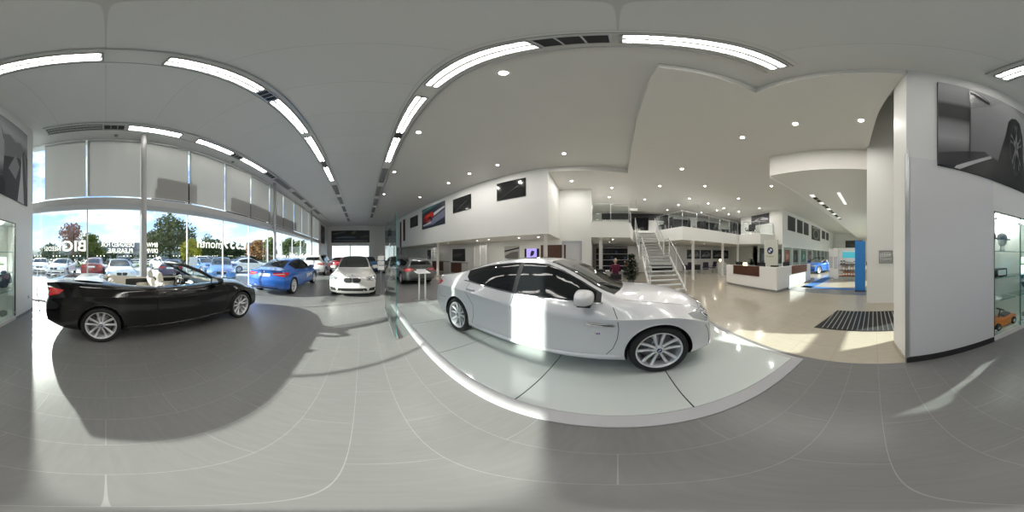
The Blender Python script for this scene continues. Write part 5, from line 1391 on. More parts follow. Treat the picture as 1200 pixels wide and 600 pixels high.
# pictures on the office wall x=7.43 (viewer looks towards +x; right on the print is -y)
OW = lambda y0, y1, z0, z1: (wallM((7.425, (y0+y1)/2, (z0+z1)/2), (0, -1)), abs(y1-y0), z1-z0)
for k, (y0, y1) in enumerate(((-12.75, -14.15), (-14.6, -15.85), (-16.2, -17.5))):
    M, w, h = OW(y0, y1, 3.92, 5.30); picture('dark_window', ['dark upper office window nearest the gallery', 'dark upper office window, middle of the three', 'dark upper office window next to the framed tyre picture'][k], 'window', M, w, h, [(None, (.035,.035,.035))], group='dark upper office windows')
M, w, h = OW(-18.5, -21.6, 3.6, 5.35); picture('wall_poster', 'monochrome picture of a car wheel on the upper office wall', 'poster', M, w, h, [(None, (.05,.05,.05)), (circ(.5, .45, .32, .38, 24), (.28,.28,.29)), (circ(.5, .45, .24, .29, 24), (.03,.03,.03)), ([(.1, .8), (.9, .9), (.9, .98), (.1, .95)], (.35,.35,.35))])
for k, (y0, y1) in enumerate(((-22.5, -24.0), (-24.6, -26.0))):
    M, w, h = OW(y0, y1, 4.1, 5.3); picture('dark_window', ['small dark upper window just past the wheel picture', 'last small dark upper window at the far end'][k], 'window', M, w, h, [(None, (.035,.035,.035))], group='far dark upper windows')
picture('wall_screen', 'dark screen high on the far end wall above the shop shelves', 'screen', wallM((3.6, -29.9, 3.75), (-1, 0)), 3.3, 1.3, [(None, M_SCREEN)])
# office partition below
t = empty('office_partition', (7.5, -12.0, 0), 0, 'white framed glass office partition behind the reception desk', 'partition')
b = MB(); b.box(-.05, .05, -17, 0, 2.3, HM0, M_WHITE2); b.build('head_rail', None, t)
for k in range(11):
    b = MB(); b.box(-.05, .05, -1.7*k-.05, -1.7*k+.05, 0, 2.3, M_WHITE2); b.build('mullion', None, t)
for k in range(10):
    b = MB(); b.box(-.006, .006, -1.7*k-1.65, -1.7*k-.05, .08, 2.3, M_GLASS); b.build('glass_panel', None, t)
for k, (y, col, lab) in enumerate(((-13.2, (.03,.03,.035), 'black poster inside the glazed office nearest the desk'), (-16.0, (.06,.07,.05), 'dark green poster inside the glazed office'), (-18.0, (.45,.12,.04), 'orange red poster inside the glazed office'), (-20.3, (.04,.04,.05), 'black tall poster inside the glazed office'), (-23.0, (.25,.45,.42), 'pale green poster at the end of the glazed office'), (-25.6, (.55,.25,.28), 'pinkish poster at the end of the glazed office'))):
    picture('office_picture', lab, 'poster', wallM((10.58, y, 1.5), (0, -1)), 1.3, 1.7, [(None, col), ([(.2, .2), (.7, .3), (.8, .6), (.3, .7)], tuple(min(1, c*2.2+.05) for c in col))], group='posters in the glazed office')
# car posters under the gallery
for k, (y, w, lab) in enumerate(((-7.6, 1.5, 'dark poster of two cars behind the waiting desks, left'), (-9.1, 1.3, 'dark poster of a car behind the waiting desks, middle'), (-11.1, 2.2, 'big dark poster of a car front beside the reception desk column'))):
    picture('car_poster', lab, 'poster', wallM((15.19, y, 1.72), (0, -1)), w, .95, [(None, (.02,.02,.024)), ([(.05, .25), (.25, .55), (.55, .80), (.85, .70), (.95, .3), (.6, .2)], (.16,.17,.19)), ([(.3, .55), (.55, .72), (.75, .66), (.6, .5)], (.02,.02,.02)), ([(.1, .3), (.3, .38), (.3, .3)], (.5,.5,.5))], group='car posters under the gallery')
for (x, y, rz, lab) in ((12.3, -5.6, 20, 'dark chair beside the column under the gallery'), (11.7, -7.0, -30, 'dark purple chair with its back to the lamp table'), (12.6, -8.3, 10, 'dark chair behind the purple one under the gallery'), (12.4, -4.0, 70, 'dark chair behind the staircase rail')):
    chair_obj('waiting_chair', lab, x, y, R(rz+90), 0, 'waiting chairs under the gallery', mat('dark plum fabric', (.03,.02,.045), .85))
desk('waiting_desk', 'dark desk among the waiting chairs under the gallery', 13.2, -6.4, R(80), 1.6, .8, .74, M_DARKF)
desk('waiting_desk', 'dark desk behind the staircase under the gallery', 13.0, -3.6, R(80), 1.8, .8, .74, M_DARKF)
t = empty('drawer_unit', (11.6, -8.6, 0), R(-8), 'white drawer cabinet with the glowing table lamp', 'cabinet')
b = MB(); b.box(-.25, .25, -.30, .30, 0, .95, M_WHITE2, bev=.01); b.build('carcass', None, t)
for k in range(3):
    b = MB(); b.box(-.262, -.25, -.27, .27, .06+k*.30, .33+k*.30, M_WALLG); b.build('drawer', None, t)
t = empty('table_lamp', (11.55, -8.4, .95), 0, 'small glowing table lamp on the white drawer cabinet', 'lamp', 'small table lamps')
b = MB(); b.lathe([(0, 0), (.06, 0), (.06, .015), (.012, .03), (.012, .16)], M_STEEL, 16); b.build('base', None, t)
b = MB(); b.lathe([(.11, .14), (.075, .32)], mat('lamp shade glow', (.95,.8,.55), .7, emit=5, ecol=(1,.78,.45)), 20); b.build('lamp_shade', None, t)
lamp0 = t
# ------------------------------------------------------------------ reception desk
t = empty('reception_desk', (3.75, -5.55, 0), 0, 'white L-shaped reception desk with walnut inset panels', 'reception desk')
b = MB(); b.prism([(0, 0), (3.30, 0), (3.30, -.14), (.14, -.14), (.14, -3.60), (0, -3.60)], .10, 1.07, M_WHITE2); b.build('front', None, t)
b = MB(); b.prism([(.04, -.04), (3.26, -.04), (3.26, -.14), (.14, -.14), (.14, -3.56), (.04, -3.56)], 0, .10, M_GREYM); b.build('kick_plinth', None, t)
b = MB(); b.prism([(.14, -.14), (3.30, -.14), (3.30, -.80), (.80, -.80), (.80, -3.60), (.14, -3.60)], .72, .76, M_WHITE2); b.build('worktop', None, t)
b = MB(); b.box(.95, 2.70, -.0, .03, .62, 1.075, M_WALNUT); b.build('wood_panel', None, t)
b = MB(); b.box(-.03, 0, -3.00, -1.25, .68, 1.075, mat('red walnut', (.20,.07,.035), .35, var=(9,.3))); b.build('wood_panel', None, t)
def monitor(x, y, z, rz, lab, grp='monitors on the reception desk', s=1.):
    t = empty('computer_monitor', (x, y, z), rz, lab, 'monitor', grp)
    b = MB(); b.box(-.26*s, .26*s, -.015, .015, .14, .14+.33*s, M_BLACK, bev=.006); b.build('screen', None, t)
    b = MB(); b.box(-.03, .03, -.01, .02, .01, .2, M_BLACK); b.build('stand', None, t); b = MB(); b.box(-.11, .11, -.08, .08, 0, .012, M_BLACK); b.build('base', None, t)
monitor(6.5, -6.0, .76, R(5), 'black monitor at the left end of the reception desk')
monitor(5.0, -6.05, .76, R(-5), 'black monitor near the middle of the reception desk')
monitor(4.35, -7.3, .76, R(80), 'black monitor behind the desk corner')
t = empty('desk_printer', (6.0, -5.95, .76), 0, 'white printer on the reception desk beside the dark monitor', 'printer')
b = MB(); b.box(-.22, .22, -.18, .18, 0, .24, M_WHITE2, bev=.02); b.build('body', None, t); b = MB(); b.box(-.17, .17, .16, .24, .05, .065, M_GREYM); b.build('paper_tray', None, t)
t = copy_tree(lamp0); place(t, (6.25, -6.2, .76), 0, 'small glowing table lamp at the back of the reception desk', 'lamp'); t.scale = (1.3, 1.3, 1.3)
# sign pier with roundel
t = empty('reception_sign', (6.12, -8.4, 0), 0, 'white pier with round blue and white car badge behind the reception desk', 'sign')
b = MB(); b.box(-.47, .47, -.06, .06, 0, HM0, mat('pier paint', (.62,.65,.58), .6), TR(rz=R(10))); b.build('pier', None, t)
b = MB(); roundel(b, .22, TR(rz=R(10)) @ TR(0.04, .065, 1.88, rx=R(-90), rz=0), M_BLUE, M_WHITE, M_BBLK, M_CHROME); b.build('badge', None, t)
text_mesh('Reception', .13, mat('olive letters', (.12,.13,.03), .5), .004, 'lettering', t, TR(rz=R(10)) @ Matrix(((-1, 0, 0, .04), (0, 0, 1, .066), (0, 1, 0, 1.48), (0, 0, 0, 1))))
chair_obj('office_chair', 'black office chair behind the reception desk corner', 4.9, -6.9, R(200), 0, None)
# ------------------------------------------------------------------ plants
def leafy(name, label, x, y, z, h, r, n, cat='plant', pot=True, flowers=False):
    t = empty(name, (x, y, z), 0, label, cat)
    rnd = random.Random(int(x*100+y*10))
    if pot:
        b = MB(); b.lathe([(0, 0), (.15, 0), (.19, .34), (.17, .34), (.16, .30), (0, .30)], M_GREYM, 24); b.build('pot', None, t)
    b = MB(); z0 = .3 if pot else 0
    for k in range(n):
        a = rnd.uniform(0, 2*pi); rr = r*sqrt(rnd.random()); zz = z0+(h-z0)*rnd.random(); rr *= .55+.6*sin(pi*min(1, (zz-z0)/(h-z0)+.15))
        c_ = Vector((rr*cos(a), rr*sin(a), zz)); s = rnd.uniform(.06, .13); d_ = Vector((cos(a), sin(a), rnd.uniform(-.6, .7))).normalized(); u = d_.cross(Vector((0, 0, 1))).normalized()
        b.faces([c_-d_*s, c_+u*s*.35, c_+d_*s, c_-u*s*.35], [(0, 1, 2, 3)], M_DARKG)
    b.tube([(0, 0, z0), (.02, 0, h*.8)], .015, M_WALNUT, 6); b.build('foliage', None, t, normals=False)
    if flowers:
        for k in range(10):
            f = MB(); a = rnd.uniform(0, 2*pi); f.ball((r*.9*cos(a), r*.9*sin(a), rnd.uniform(h*.5, h*.95)), .03, mat('orange bloom', (.7,.16,.04), .6) if k % 3 else mat('pale bloom', (.7,.6,.4), .6), 8); f.build('flower', None, t)
    return t
leafy('potted_plant', 'tall dark green potted plant with orange flowers next to the stairs', 8.75, -.72, 0, 1.62, .40, 1500, flowers=True)
leafy('desk_plant', 'dark leafy plant standing on the reception desk', 5.55, -5.95, .76, .62, .16, 120)
# shelving seen behind the seated person
t = empty('display_shelving', (13.2, .5, 0), 0, 'grey shelves with dark goods behind the seated person', 'shelving')
b = MB(); 
for k in range(5): b.box(-.2, .2, -1.3, 1.3, .25+k*.48, .28+k*.48, M_WALLG)
b.box(.18, .2, -1.3, 1.3, 0, 2.3, M_DARKF); b.build('carcass', None, t)
rnd = random.Random(3)
for k in range(14):
    b = MB(); b.box(-.12, .12, -.10, .10, 0, rnd.uniform(.18, .36), M_DARKF if k % 3 else mat('navy goods', (.03,.05,.12), .6), bev=.01); o = b.build('boxed_goods'); o.location = (13.15, .5-1.1+(k % 7)*.36, .28+.48*(2+k//7)); tag(o, 'small dark boxed item on the grey shelves behind the seated person', 'box', 'boxed goods on the shelves behind the seated person')
# low dark sofa
t = empty('sofa', (8.15, 1.28, 0), R(-12), 'low dark sofa beside the seated person in the maroon top', 'sofa')
b = MB(); b.box(-.42, .42, -.55, .55, .10, .42, M_DARKF, bev=.05); b.build('seat', None, t); b = MB(); b.box(.28, .50, -.55, .55, .35, .85, M_DARKF, bev=.06); b.build('backrest', None, t)
for s_ in (-1, 1):
    b = MB(); b.box(-.42, .45, s_*.58-.09, s_*.58+.09, .10, .62, M_DARKF, bev=.05); b.build('armrest', None, t)
# ------------------------------------------------------------------ entrance side
t = empty('door_mat', (.42, -3.72, 0), 0, 'large black ribbed entrance mat let into the beige floor', 'door mat')
b = MB(); b.prism([(-1.6, .62), (.76, .66), (.56, -.60), (-1.6, -.66)], 0, .006, mat('mat rubber', (.018,.018,.018), .8)); b.build('mat_base', None, t)
b = MB()
for k in range(22):
    x = -1.5+k*.1
    b.box(x-.010, x+.010, -.58, .60, .006, .010, M_STEEL)
b.build('mat_rib', None, t)
tt = empty('wall_sign', (-.38, -5.19, 1.51), 0, 'grey framed notice with two text plates on the white wall by the pillar', 'sign')
b = MB(); frame_rect(b, 'y', .015, -.22, .22, -.20, .20, .03, .03, M_GREYM); b.build('frame', None, tt)
for z0, z1 in ((-.02, .15), (-.15, -.05)):
    b = MB(); b.box(-.17, .17, .003, .02, z0, z1, mat('notice grey', (.33,.34,.34), .4)); b.build('text_plate', None, tt)
    b = MB()
    for r_ in range(3 if z0 > -.1 else 1):
        for q in range(4): b.box(-.15+q*.08, -.09+q*.08, .02, .022, z1-.045-r_*.045, z1-.025-r_*.045, M_WHITE2)
    b.build('text_line', None, tt)
b = MB(); b.box(-.035, .035, 0, .02, -.05, .05, M_BLACK, bev=.004); o = b.build('wall_switch'); o.location = (.30, -5.3, 1.35); b = None
o.location = (.225, -5.25, 1.3); o.rotation_euler = (0, 0, R(-90)); tag(o, 'small black switch on the white wall edge by the blue panel', 'switch')
M_BP = mat('blue display panel', (.03,.22,.60), .35)
t = empty('blue_display_panel', (.60, -7.15, 0), R(4), 'tall bright blue free-standing display panel by the white wall', 'display panel')
b = MB(); b.box(-.22, .22, -.22, .22, .04, 2.18, M_BP, bev=.008); b.build('panel', None, t); b = MB(); b.box(-.24, .24, -.24, .24, 0, .04, M_TRIM); b.build('base', None, t)
f = MB(); f.box(2.9, 3.5, -17, -7.15, 0, .005, M_BLUEC); f.box(.9, 3.5, -7.6, -7.15, 0, .005, M_BLUEC); struct(f, 'floor_stripe')
# shop display: back panel with teal screen, table with goods
t = empty('shop_display', (1.55, -10.4, 0), 0, 'white shop display wall with a teal screen above shelves', 'display stand')
b = MB(); b.box(-.75, .75, -.10, 0, 0, 2.05, M_WHITE2); b.build('back_panel', None, t)
b = MB(); b.box(-.48, .48, .0, .02, 1.42, 1.80, mat('teal screen', (.05,.35,.42), .3, emit=.5, ecol=(.08,.45,.55))); b.build('screen', None, t)
for z in (.25, .62, .98):
    b = MB(); b.box(-.62, .62, 0, .42, z, z+.03, M_WALNUT); b.build('shelf', None, t)
rnd = random.Random(5)
cols = [(.55,.20,.05), (.30,.12,.06), (.65,.45,.25), (.5,.05,.04), (.15,.12,.10), (.7,.6,.5)]
k = 0
for zi, z in enumerate((.28, .65, 1.01)):
    for q in range(7):
        c_ = cols[(k*5+q) % 6]; k += 1
        b = MB(); h = rnd.uniform(.12, .27); b.box(-.06, .06, -.06, .06, 0, h, mat('goods %d' % ((k*5+q) % 6), c_, .5), bev=.012); b.box(-.045, .045, .06, .062, h*.3, h*.7, M_WHITE2)
        o = b.build('packaged_goods'); o.location = (1.55-.52+q*.17, -10.15, z); tag(o, 'small colourful packaged item on the shop shelves, %s shelf' % ['bottom', 'middle', 'top'][zi], 'package', 'packages on the shop shelves, %s shelf' % ['bottom', 'middle', 'top'][zi])
for k, (x, y) in enumerate(((2.45, -10.3), (2.95, -11.0))):
    t = empty('banner_stand', (x, y, 0), R(0), ['white banner stand left of the shop display', 'white banner stand nearer the blue open car'][k], 'banner stand', 'white banner stands')
    b = MB(); b.box(-.16, .16, -.01, .01, .06, 2.05, M_WHITE2); b.box(-.12, .12, .01, .012, .7, 1.5, M_WALLG); b.build('banner', None, t); b = MB(); b.box(-.20, .20, -.12, .12, 0, .06, M_STEEL, bev=.01); b.build('base', None, t)
# ------------------------------------------------------------------ wall showcase
t = empty('showcase_door', (0, 0, 0), 0, 'glass doors of the wall showcase with steel hinges and black edges', 'showcase doors')
for (x0, x1) in ((SX0+.01, -2.51), (-2.49, SX1-.01)):
    b = MB(); b.box(x0, x1, -1.995, -1.987, SZ0+.01, SZ1-.01, glass_mat('showcase glass', (.90,.965,.945), 1.2)); b.build('glass_leaf', None, t)
for x in (SX0+.005, SX1-.005, -2.5):
    b = MB(); b.box(x-.007, x+.007, -2.0, -1.975, SZ0, SZ1, M_TRIM if abs(x+2.5) > .1 else M_TEAL); b.build('door_edge', None, t)
b = MB(); b.box(SX0, SX1, -2.0, -1.975, SZ1-.012, SZ1, M_TRIM); b.build('door_edge', None, t)
for x in (SX0+.05, SX1-.05, -2.45, -2.55):
    for z in (SZ0+.10, SZ1-.12): b = MB(); b.lathe([(0, -.012), (.02, -.012), (.02, .012), (0, .012)], M_STEEL, 14, TR(x, -1.985, z, rx=R(90))); b.build('hinge', None, t)
for zi, z in enumerate((.72, 1.14, 1.62)):
    for (x0, x1, nm) in ((-2.47, -1.66, 'right'), (-3.45, -2.55, 'left')):
        b = MB(); b.box(x0, x1, -2.40, -2.08, z, z+.01, M_GLASSG); b.box(x0, x1, -2.081, -2.078, z, z+.01, M_TEAL); tag(b.build('glass_shelf'), '%s glass shelf in the %s half of the wall showcase' % (['lowest', 'middle', 'top'][zi], {'right': 'orange toy car', 'left': 'blue jacket'}[nm]), 'glass shelf', 'glass shelves in the wall showcase')
b = MB(); b.box(-3.0, -1.9, -2.3, -2.2, SZ1-.02, SZ1, M_TUBE); o = b.build('added_showcase_fill'); tag(o, 'slim white added fill-light strip at the top inside the wall showcase', 'light')  # strip added to brighten the goods in the showcase
# toy car
OR = mat('orange plastic', (.95,.25,.04), .3, coat=.4)
t = empty('toy_car', (-2.24, -2.25, SZ0), R(6), 'orange ride-on toy car on the floor of the wall showcase', 'toy car'); t.scale = (1.25, 1.12, 1.25)
b = MB(); tb = bmesh.new(); bmesh.ops.create_cube(tb, size=1); bmesh.ops.subdivide_edges(tb, edges=tb.edges, cuts=6, use_grid_fill=True)
for v_ in tb.verts:
    c_ = v_.co; x_ = c_.x*2; L_ = .30*c_.x*2; w_ = .115*(1-.25*x_*x_)*(1-.1*(c_.z+.5)); hh = .16-.05*max(0, x_)-.02*max(0, -x_)-.045*math.exp(-((x_-.0)/.35)**2)
    v_.co = Vector((L_, c_.y*2*w_, .045+(c_.z+.5)*hh*(1-.35*x_**4)))
b.merge(tb, OR, None, True); b.build('body', None, t)
b = MB(); b.box(-.16, .02, -.07, .07, .165, .215, mat('grey toy seat', (.15,.15,.16), .6), bev=.02); b.build('seat', None, t)
b = MB(); b.tube([(.07, 0, .17), (.03, 0, .30)], .012, M_BLACK, 8); M = TR(.03, 0, .30, ry=R(-25)); b.tube([M @ Vector((.065*cos(2*pi*q/20), .065*sin(2*pi*q/20), 0)) for q in range(20)], .010, M_BLACK, 6, closed=True); b.tube([M @ Vector((0, -.06, 0)), M @ Vector((0, .06, 0))], .008, M_BLACK, 6); b.build('steering_wheel', None, t)
for x in (-.19, .19):
    for s_ in (-1, 1):
        b = MB(); b.lathe([(0, -.02), (.06, -.02), (.062, 0), (.06, .02), (.03, .024), (0, .024)], M_TYRE, 20, TR(x, s_*.105, .062, rx=R(-90)*s_)); b.lathe([(0, .026), (.03, .026)], M_CHROME, 12, TR(x, s_*.105, .062, rx=R(-90)*s_)); b.build('wheel', None, t)
# caps on mannequin heads
def cap(x, z, col, lab):
    t = empty('cap_display', (x, -2.24, z), 0, lab, 'cap', 'caps in the wall showcase'); t.scale = (1.25, 1.2, 1.25); m = mat('cap %s' % str(col), col, .8)
    b = MB(); b.lathe([(0, 0), (.05, 0), (.035, .04), (.03, .08)], M_WHITE2, 16); b.lathe([(.03, .08), (.07, .12), (.075, .17), (.07, .22), (.04, .25), (0, .26)], M_WHITE2 if col[0] < .3 else M_BLACK, 20); b.build('head_form', None, t)
    b = MB(); b.lathe([(.082, .175), (.085, .20), (.075, .25), (.04, .28), (0, .29)], m, 20); b.build('crown', None, t)
    b = MB(); P_ = [(.08*cos(R(a)), .08*sin(R(a))) for a in range(30, 151, 15)]+[(.10*cos(R(a)), .155*sin(R(a))) for a in range(150, 29, -15)]; b.prism(P_, .175, .182, m); b.build('peak', None, t)
cap(-1.95, 1.63, (.04,.05,.07), 'navy cap on a head form in the showcase, nearer the pillar')
cap(-2.25, 1.63, (.05,.05,.05), 'black cap on a head form in the showcase, second from the pillar')
M_RB = mat('red cap band', (.55,.05,.04), .7)
b = MB(); b.box(-.14, .14, -.10, .10, 0, .16, M_SCREEN, bev=.01); b.box(-.10, .10, .10, .104, .03, .13, M_WHITE2); o = b.build('boxed_model'); o.location = (-2.15, -2.24, 1.15); tag(o, 'dark boxed model on the middle showcase shelf', 'box')
b = MB(); b.box(-.11, .11, -.08, .08, 0, .14, M_WALLG, bev=.01); b.box(-.08, .08, .08, .083, .03, .11, M_RB); o = b.build('boxed_model'); o.location = (-1.85, -2.24, 1.15); tag(o, 'grey boxed model beside the dark one in the showcase', 'box')
t = empty('white_pedestal', (-1.95, -2.25, .73), 0, 'curved white pedestal on the lowest showcase shelf', 'pedestal'); b = MB(); b.lathe([(0, 0), (.20, 0), (.22, .03), (.20, .06), (0, .06)], M_WHITE2, 28); b.build('plate', None, t)
# hanging jacket
JK = mat('slate blue cloth', (.06,.08,.13), .85)
t = empty('folded_jacket', (-3.12, -2.26, .73), 0, 'dark slate blue jacket on a bust in the wall showcase', 'jacket')
b = MB(); b.lathe([(0, 0), (.07, 0), (.07, .02), (.015, .03), (.015, .10)], M_STEEL, 16); b.build('stand', None, t)
b = MB(); sec = [(.06, .10, .06), (.10, .16, .08), (.24, .17, .09), (.34, .19, .095), (.40, .17, .08), (.43, .08, .06), (.46, .06, .05)]
vs = []; n = 16
for (z, rx, ry) in sec: vs += [(rx*cos(2*pi*q/n)*(1+.05*sin(5*2*pi*q/n)), ry*sin(2*pi*q/n), z) for q in range(n)]
b.faces(vs, [(a*n+q, a*n+(q+1) % n, (a+1)*n+(q+1) % n, (a+1)*n+q) for a in range(len(sec)-1) for q in range(n)]+[tuple(range(n))], JK, True)
for s_ in (-1, 1): b.tube([(s_*.17, 0, .38), (s_*.23, .02, .28), (s_*.21, .05, .14)], [.055, .05, .042], JK, 10)
b.build('jacket_body', None, t)
b = MB(); b.box(-.10, .10, -.07, .07, 0, .10, M_GREYM, bev=.01); o = b.build('gift_box'); o.location = (-3.05, -2.24, SZ0); tag(o, 'small grey box on the showcase floor below the jacket', 'box')
b = MB(); b.box(-.03, .03, -.012, 0, -.03, .05, M_GREYM); o = b.build('wall_socket'); o.location = (-3.85, -1.968, .42); tag(o, 'small dark socket low on the front wall near the window corner', 'socket')
# ------------------------------------------------------------------ seated person
def person():
    t = empty('person', (8.45, .12, 0), R(98), 'person in a maroon top with short fair hair, seated with back to the camera', 'person')
    J = {'pel': (0, 0, .50), 'wa': (0, .01, .66), 'ch': (0, -.01, .86), 'nk': (0, -.03, 1.03), 'nk2': (0, -.045, 1.09),
      'shL': (.17, -.01, .96), 'elL': (.24, -.10, .72), 'wrL': (.14, -.32, .70), 'shR': (-.17, -.01, .96), 'elR': (-.24, -.10, .72), 'wrR': (-.12, -.33, .70),
      'hipL': (.10, -.02, .50), 'knL': (.14, -.42, .50), 'anL': (.13, -.40, .09), 'toL': (.14, -.55, .05), 'hipR': (-.10, -.02, .50), 'knR': (-.14, -.42, .50), 'anR': (-.13, -.38, .09), 'toR': (-.14, -.53, .05)}
    Rr = {'pel': .15, 'wa': .14, 'ch': .16, 'nk': .065, 'nk2': .055, 'sh': .075, 'el': .05, 'wr': .036, 'hip': .10, 'kn': .065, 'an': .045, 'to': .035}
    E = [('pel', 'wa'), ('wa', 'ch'), ('ch', 'nk'), ('nk', 'nk2'), ('ch', 'shL'), ('shL', 'elL'), ('elL', 'wrL'), ('ch', 'shR'), ('shR', 'elR'), ('elR', 'wrR'), ('pel', 'hipL'), ('hipL', 'knL'), ('knL', 'anL'), ('anL', 'toL'), ('pel', 'hipR'), ('hipR', 'knR'), ('knR', 'anR'), ('anR', 'toR')]
    names = list(J); me = bpy.data.meshes.new('body'); me.from_pydata([J[k] for k in names], [(names.index(a), names.index(b)) for a, b in E], [])
    o = bpy.data.objects.new('body', me); COL.objects.link(o)
    md = o.modifiers.new('s', 'SKIN'); sv = me.skin_vertices[0].data
    for i, k in enumerate(names):
        r = Rr.get(k, Rr.get(k[:-1])); sv[i].radius = (r, r*(.72 if k in ('pel', 'wa', 'ch') else 1)); sv[i].use_root = k == 'pel'
    o.modifiers.new('u', 'SUBSURF').levels = 2
    dg = bpy.context.evaluated_depsgraph_get(); dg.update(); m2 = bpy.data.meshes.new_from_object(o.evaluated_get(dg)); o.modifiers.clear(); o.data = m2
    mar = mat('maroon jumper', (.10,.008,.03), .85); tro = mat('dark trousers', (.02,.02,.03), .85); skin = mat('skin', (.55,.33,.25), .5); sho = M_BLACK
    for x in (mar, tro, skin, sho): m2.materials.append(x)
    for f in m2.polygons:
        c_ = f.center; f.use_smooth = True
        f.material_index = 3 if c_.z < .10 else 2 if c_.z > 1.045 else 1 if (c_.z < .60 and not (abs(c_.x) > .1 and c_.y < -.25 and c_.z > .62)) and c_.z < .60 else 0
    o.parent = t
    # head with face
    h = MB(); tb = bmesh.new(); bmesh.ops.create_uvsphere(tb, u_segments=28, v_segments=20, radius=1)
    for v_ in tb.verts:
        c_ = v_.co.copy(); x_, y_, z_ = c_.x*.076, c_.y*.096, c_.z*.118
        if c_.z < 0: x_ *= 1+.28*c_.z; y_ = y_*(1+.12*c_.z)-.012*(-c_.z)
        if c_.y < -.75 and abs(c_.x) < .22 and -.35 < c_.z < .1: y_ -= .018*(1-abs(c_.x)/.22)
        if c_.y < -.6 and .18 < abs(c_.x) < .5 and 0 < c_.z < .22: y_ += .008
        v_.co = Vector((x_, y_-.055, z_+1.205))
    h.merge(tb, skin, None, True)
    for s_ in (-1, 1): h.ball((s_*.077, -.045, 1.20), .02, skin, 10, (.45, .8, 1.4)); h.ball((s_*.028, -.138, 1.215), .010, M_WHITE2, 8); h.ball((s_*.028, -.146, 1.215), .005, M_BLACK, 8)
    h.tube([(-.02, -.142, 1.145), (0, -.148, 1.143), (.02, -.142, 1.145)], .004, mat('lips', (.4,.12,.1), .5), 6)
    h.build('head', None, t)
    hb = MB(); tb = bmesh.new(); bmesh.ops.create_uvsphere(tb, u_segments=28, v_segments=18, radius=1)
    for v_ in list(tb.verts):
        c_ = v_.co.copy(); wv = 1+.03*sin(14*c_.x+9*c_.z); v_.co = Vector((c_.x*.088*wv, c_.y*.104*wv-.042, c_.z*.118*wv+1.222))
    bmesh.ops.delete(tb, geom=[v_ for v_ in tb.verts if (v_.co.y < -.10 and v_.co.z < 1.27) or v_.co.z < 1.135], context='VERTS')
    hb.merge(tb, mat('fair hair', (.40,.30,.22), .7), None, True); hb.build('hair', None, t)
    for s_, w_ in ((1, J['wrL']), (-1, J['wrR'])):
        hd = MB(); w_ = Vector(w_); hd.ball((w_.x-s_*.02, w_.y-.05, w_.z), 1, skin, 12, (.040, .052, .018))
        for q in range(4):
            bx = w_.x-s_*.02+(-.030+.020*q); L_ = (.062, .072, .068, .052)[q]
            hd.tube([(bx, w_.y-.085, w_.z+.003), (bx-s_*.004, w_.y-.085-L_*.55, w_.z+.006), (bx-s_*.008, w_.y-.085-L_, w_.z-.012)], [.009, .008, .006], skin, 6)
        hd.tube([(w_.x-s_*.052, w_.y-.03, w_.z), (w_.x-s_*.075, w_.y-.06, w_.z), (w_.x-s_*.072, w_.y-.09, w_.z-.005)], [.011, .009, .007], skin, 6)
        hd.build('hand', None, t)
    return t
person().scale = (1.12, 1.12, 1.06)
t = chair_obj('waiting_chair', 'dark chair the person in the maroon top sits on', 8.45, .12, R(98)); t.scale = (1.1, 1.1, 1.1); [setattr(c_, 'scale', (1, 1, .55)) for c_ in t.children if c_.name.startswith(('backrest', 'armrest'))]; 
desk('waiting_desk', 'pale desk in front of the seated person', 8.45+.78, .24, R(98), 1.1, .6, .72)

t = empty('emergency_light', (11.4, -1.1, H2), 0, 'small white emergency light box hanging from the ceiling above the stairs', 'emergency light')
b = MB(); b.box(-.05, .05, -.28, .28, -.86, -.70, M_WHITE2, bev=.01); b.build('light_box', None, t)
b = MB(); b.tube([(0, -.2, -.70), (0, -.2, 0)], .008, M_STEEL, 6); b.build('hanger', None, t); b = MB(); b.tube([(0, .2, -.70), (0, .2, 0)], .008, M_STEEL, 6); b.build('hanger', None, t)
# ------------------------------------------------------------------ outside
GZ = -.12
M_ASPH = mat('pale concrete paving', (.42,.42,.415), .8, var=(.6,.12)); M_ROAD = mat('asphalt', (.16,.165,.17), .85, var=(.5,.15)); M_GRASS = mat('grass', (.10,.17,.04), .95, var=(1.2,.3)); M_HILL = mat('hillside', (.13,.17,.15), .95, var=(.06,.3))
g = MB(); g.box(-22, -5.25, -30, 60, GZ-.1, GZ, M_ASPH); g.box(-5.25, -2.75, -30, -2.6, GZ-.1, GZ, M_ASPH); g.box(-5.6, -5.25, -2.7, 18.6, GZ, -.0, M_ASPH); struct(g, 'ground')
g = MB(); g.box(-2.75, 26, -60, -31, GZ-.1, GZ, M_ASPH); g.box(-6, 26, 24, 60, GZ-.1, GZ, M_ASPH); struct(g, 'ground')
g = MB(); g.box(-120, -22, -100, 140, GZ-.12, GZ-.02, M_ROAD); struct(g, 'road')
g = MB(); g.box(-34, -25, -40, 60, GZ-.02, GZ+.15, M_GRASS); tag(g.build('grass_verge'), 'grass strip beyond the parked cars', 'grass', kind='stuff')
rnd = random.Random(11)
for k, (x0, y0, x1, y1, h) in enumerate(((-110, -70, -95, 20, 8), (-112, 10, -96, 75, 6.5), (-108, 60, -80, 130, 9.5))):
    n = 24; vs = []; fs = []
    for i in range(n+1):
        t_ = i/n; y = y0+(y1-y0)*t_; x = x0+(x1-x0)*sin(pi*t_)*.3; hh = h*(.45+.55*sin(pi*t_))+.5*sin(i*1.7+k)
        vs += [(x-14, y, hh*.9), (x, y, hh), (x+9, y, hh*.5), (x+18, y, GZ-.1)]
    for i in range(n):
        for j in range(3): fs.append((i*4+j, i*4+j+1, i*4+5+j, i*4+4+j))
    b = MB(); b.faces(vs, fs, M_HILL, True); struct(b, 'hill')
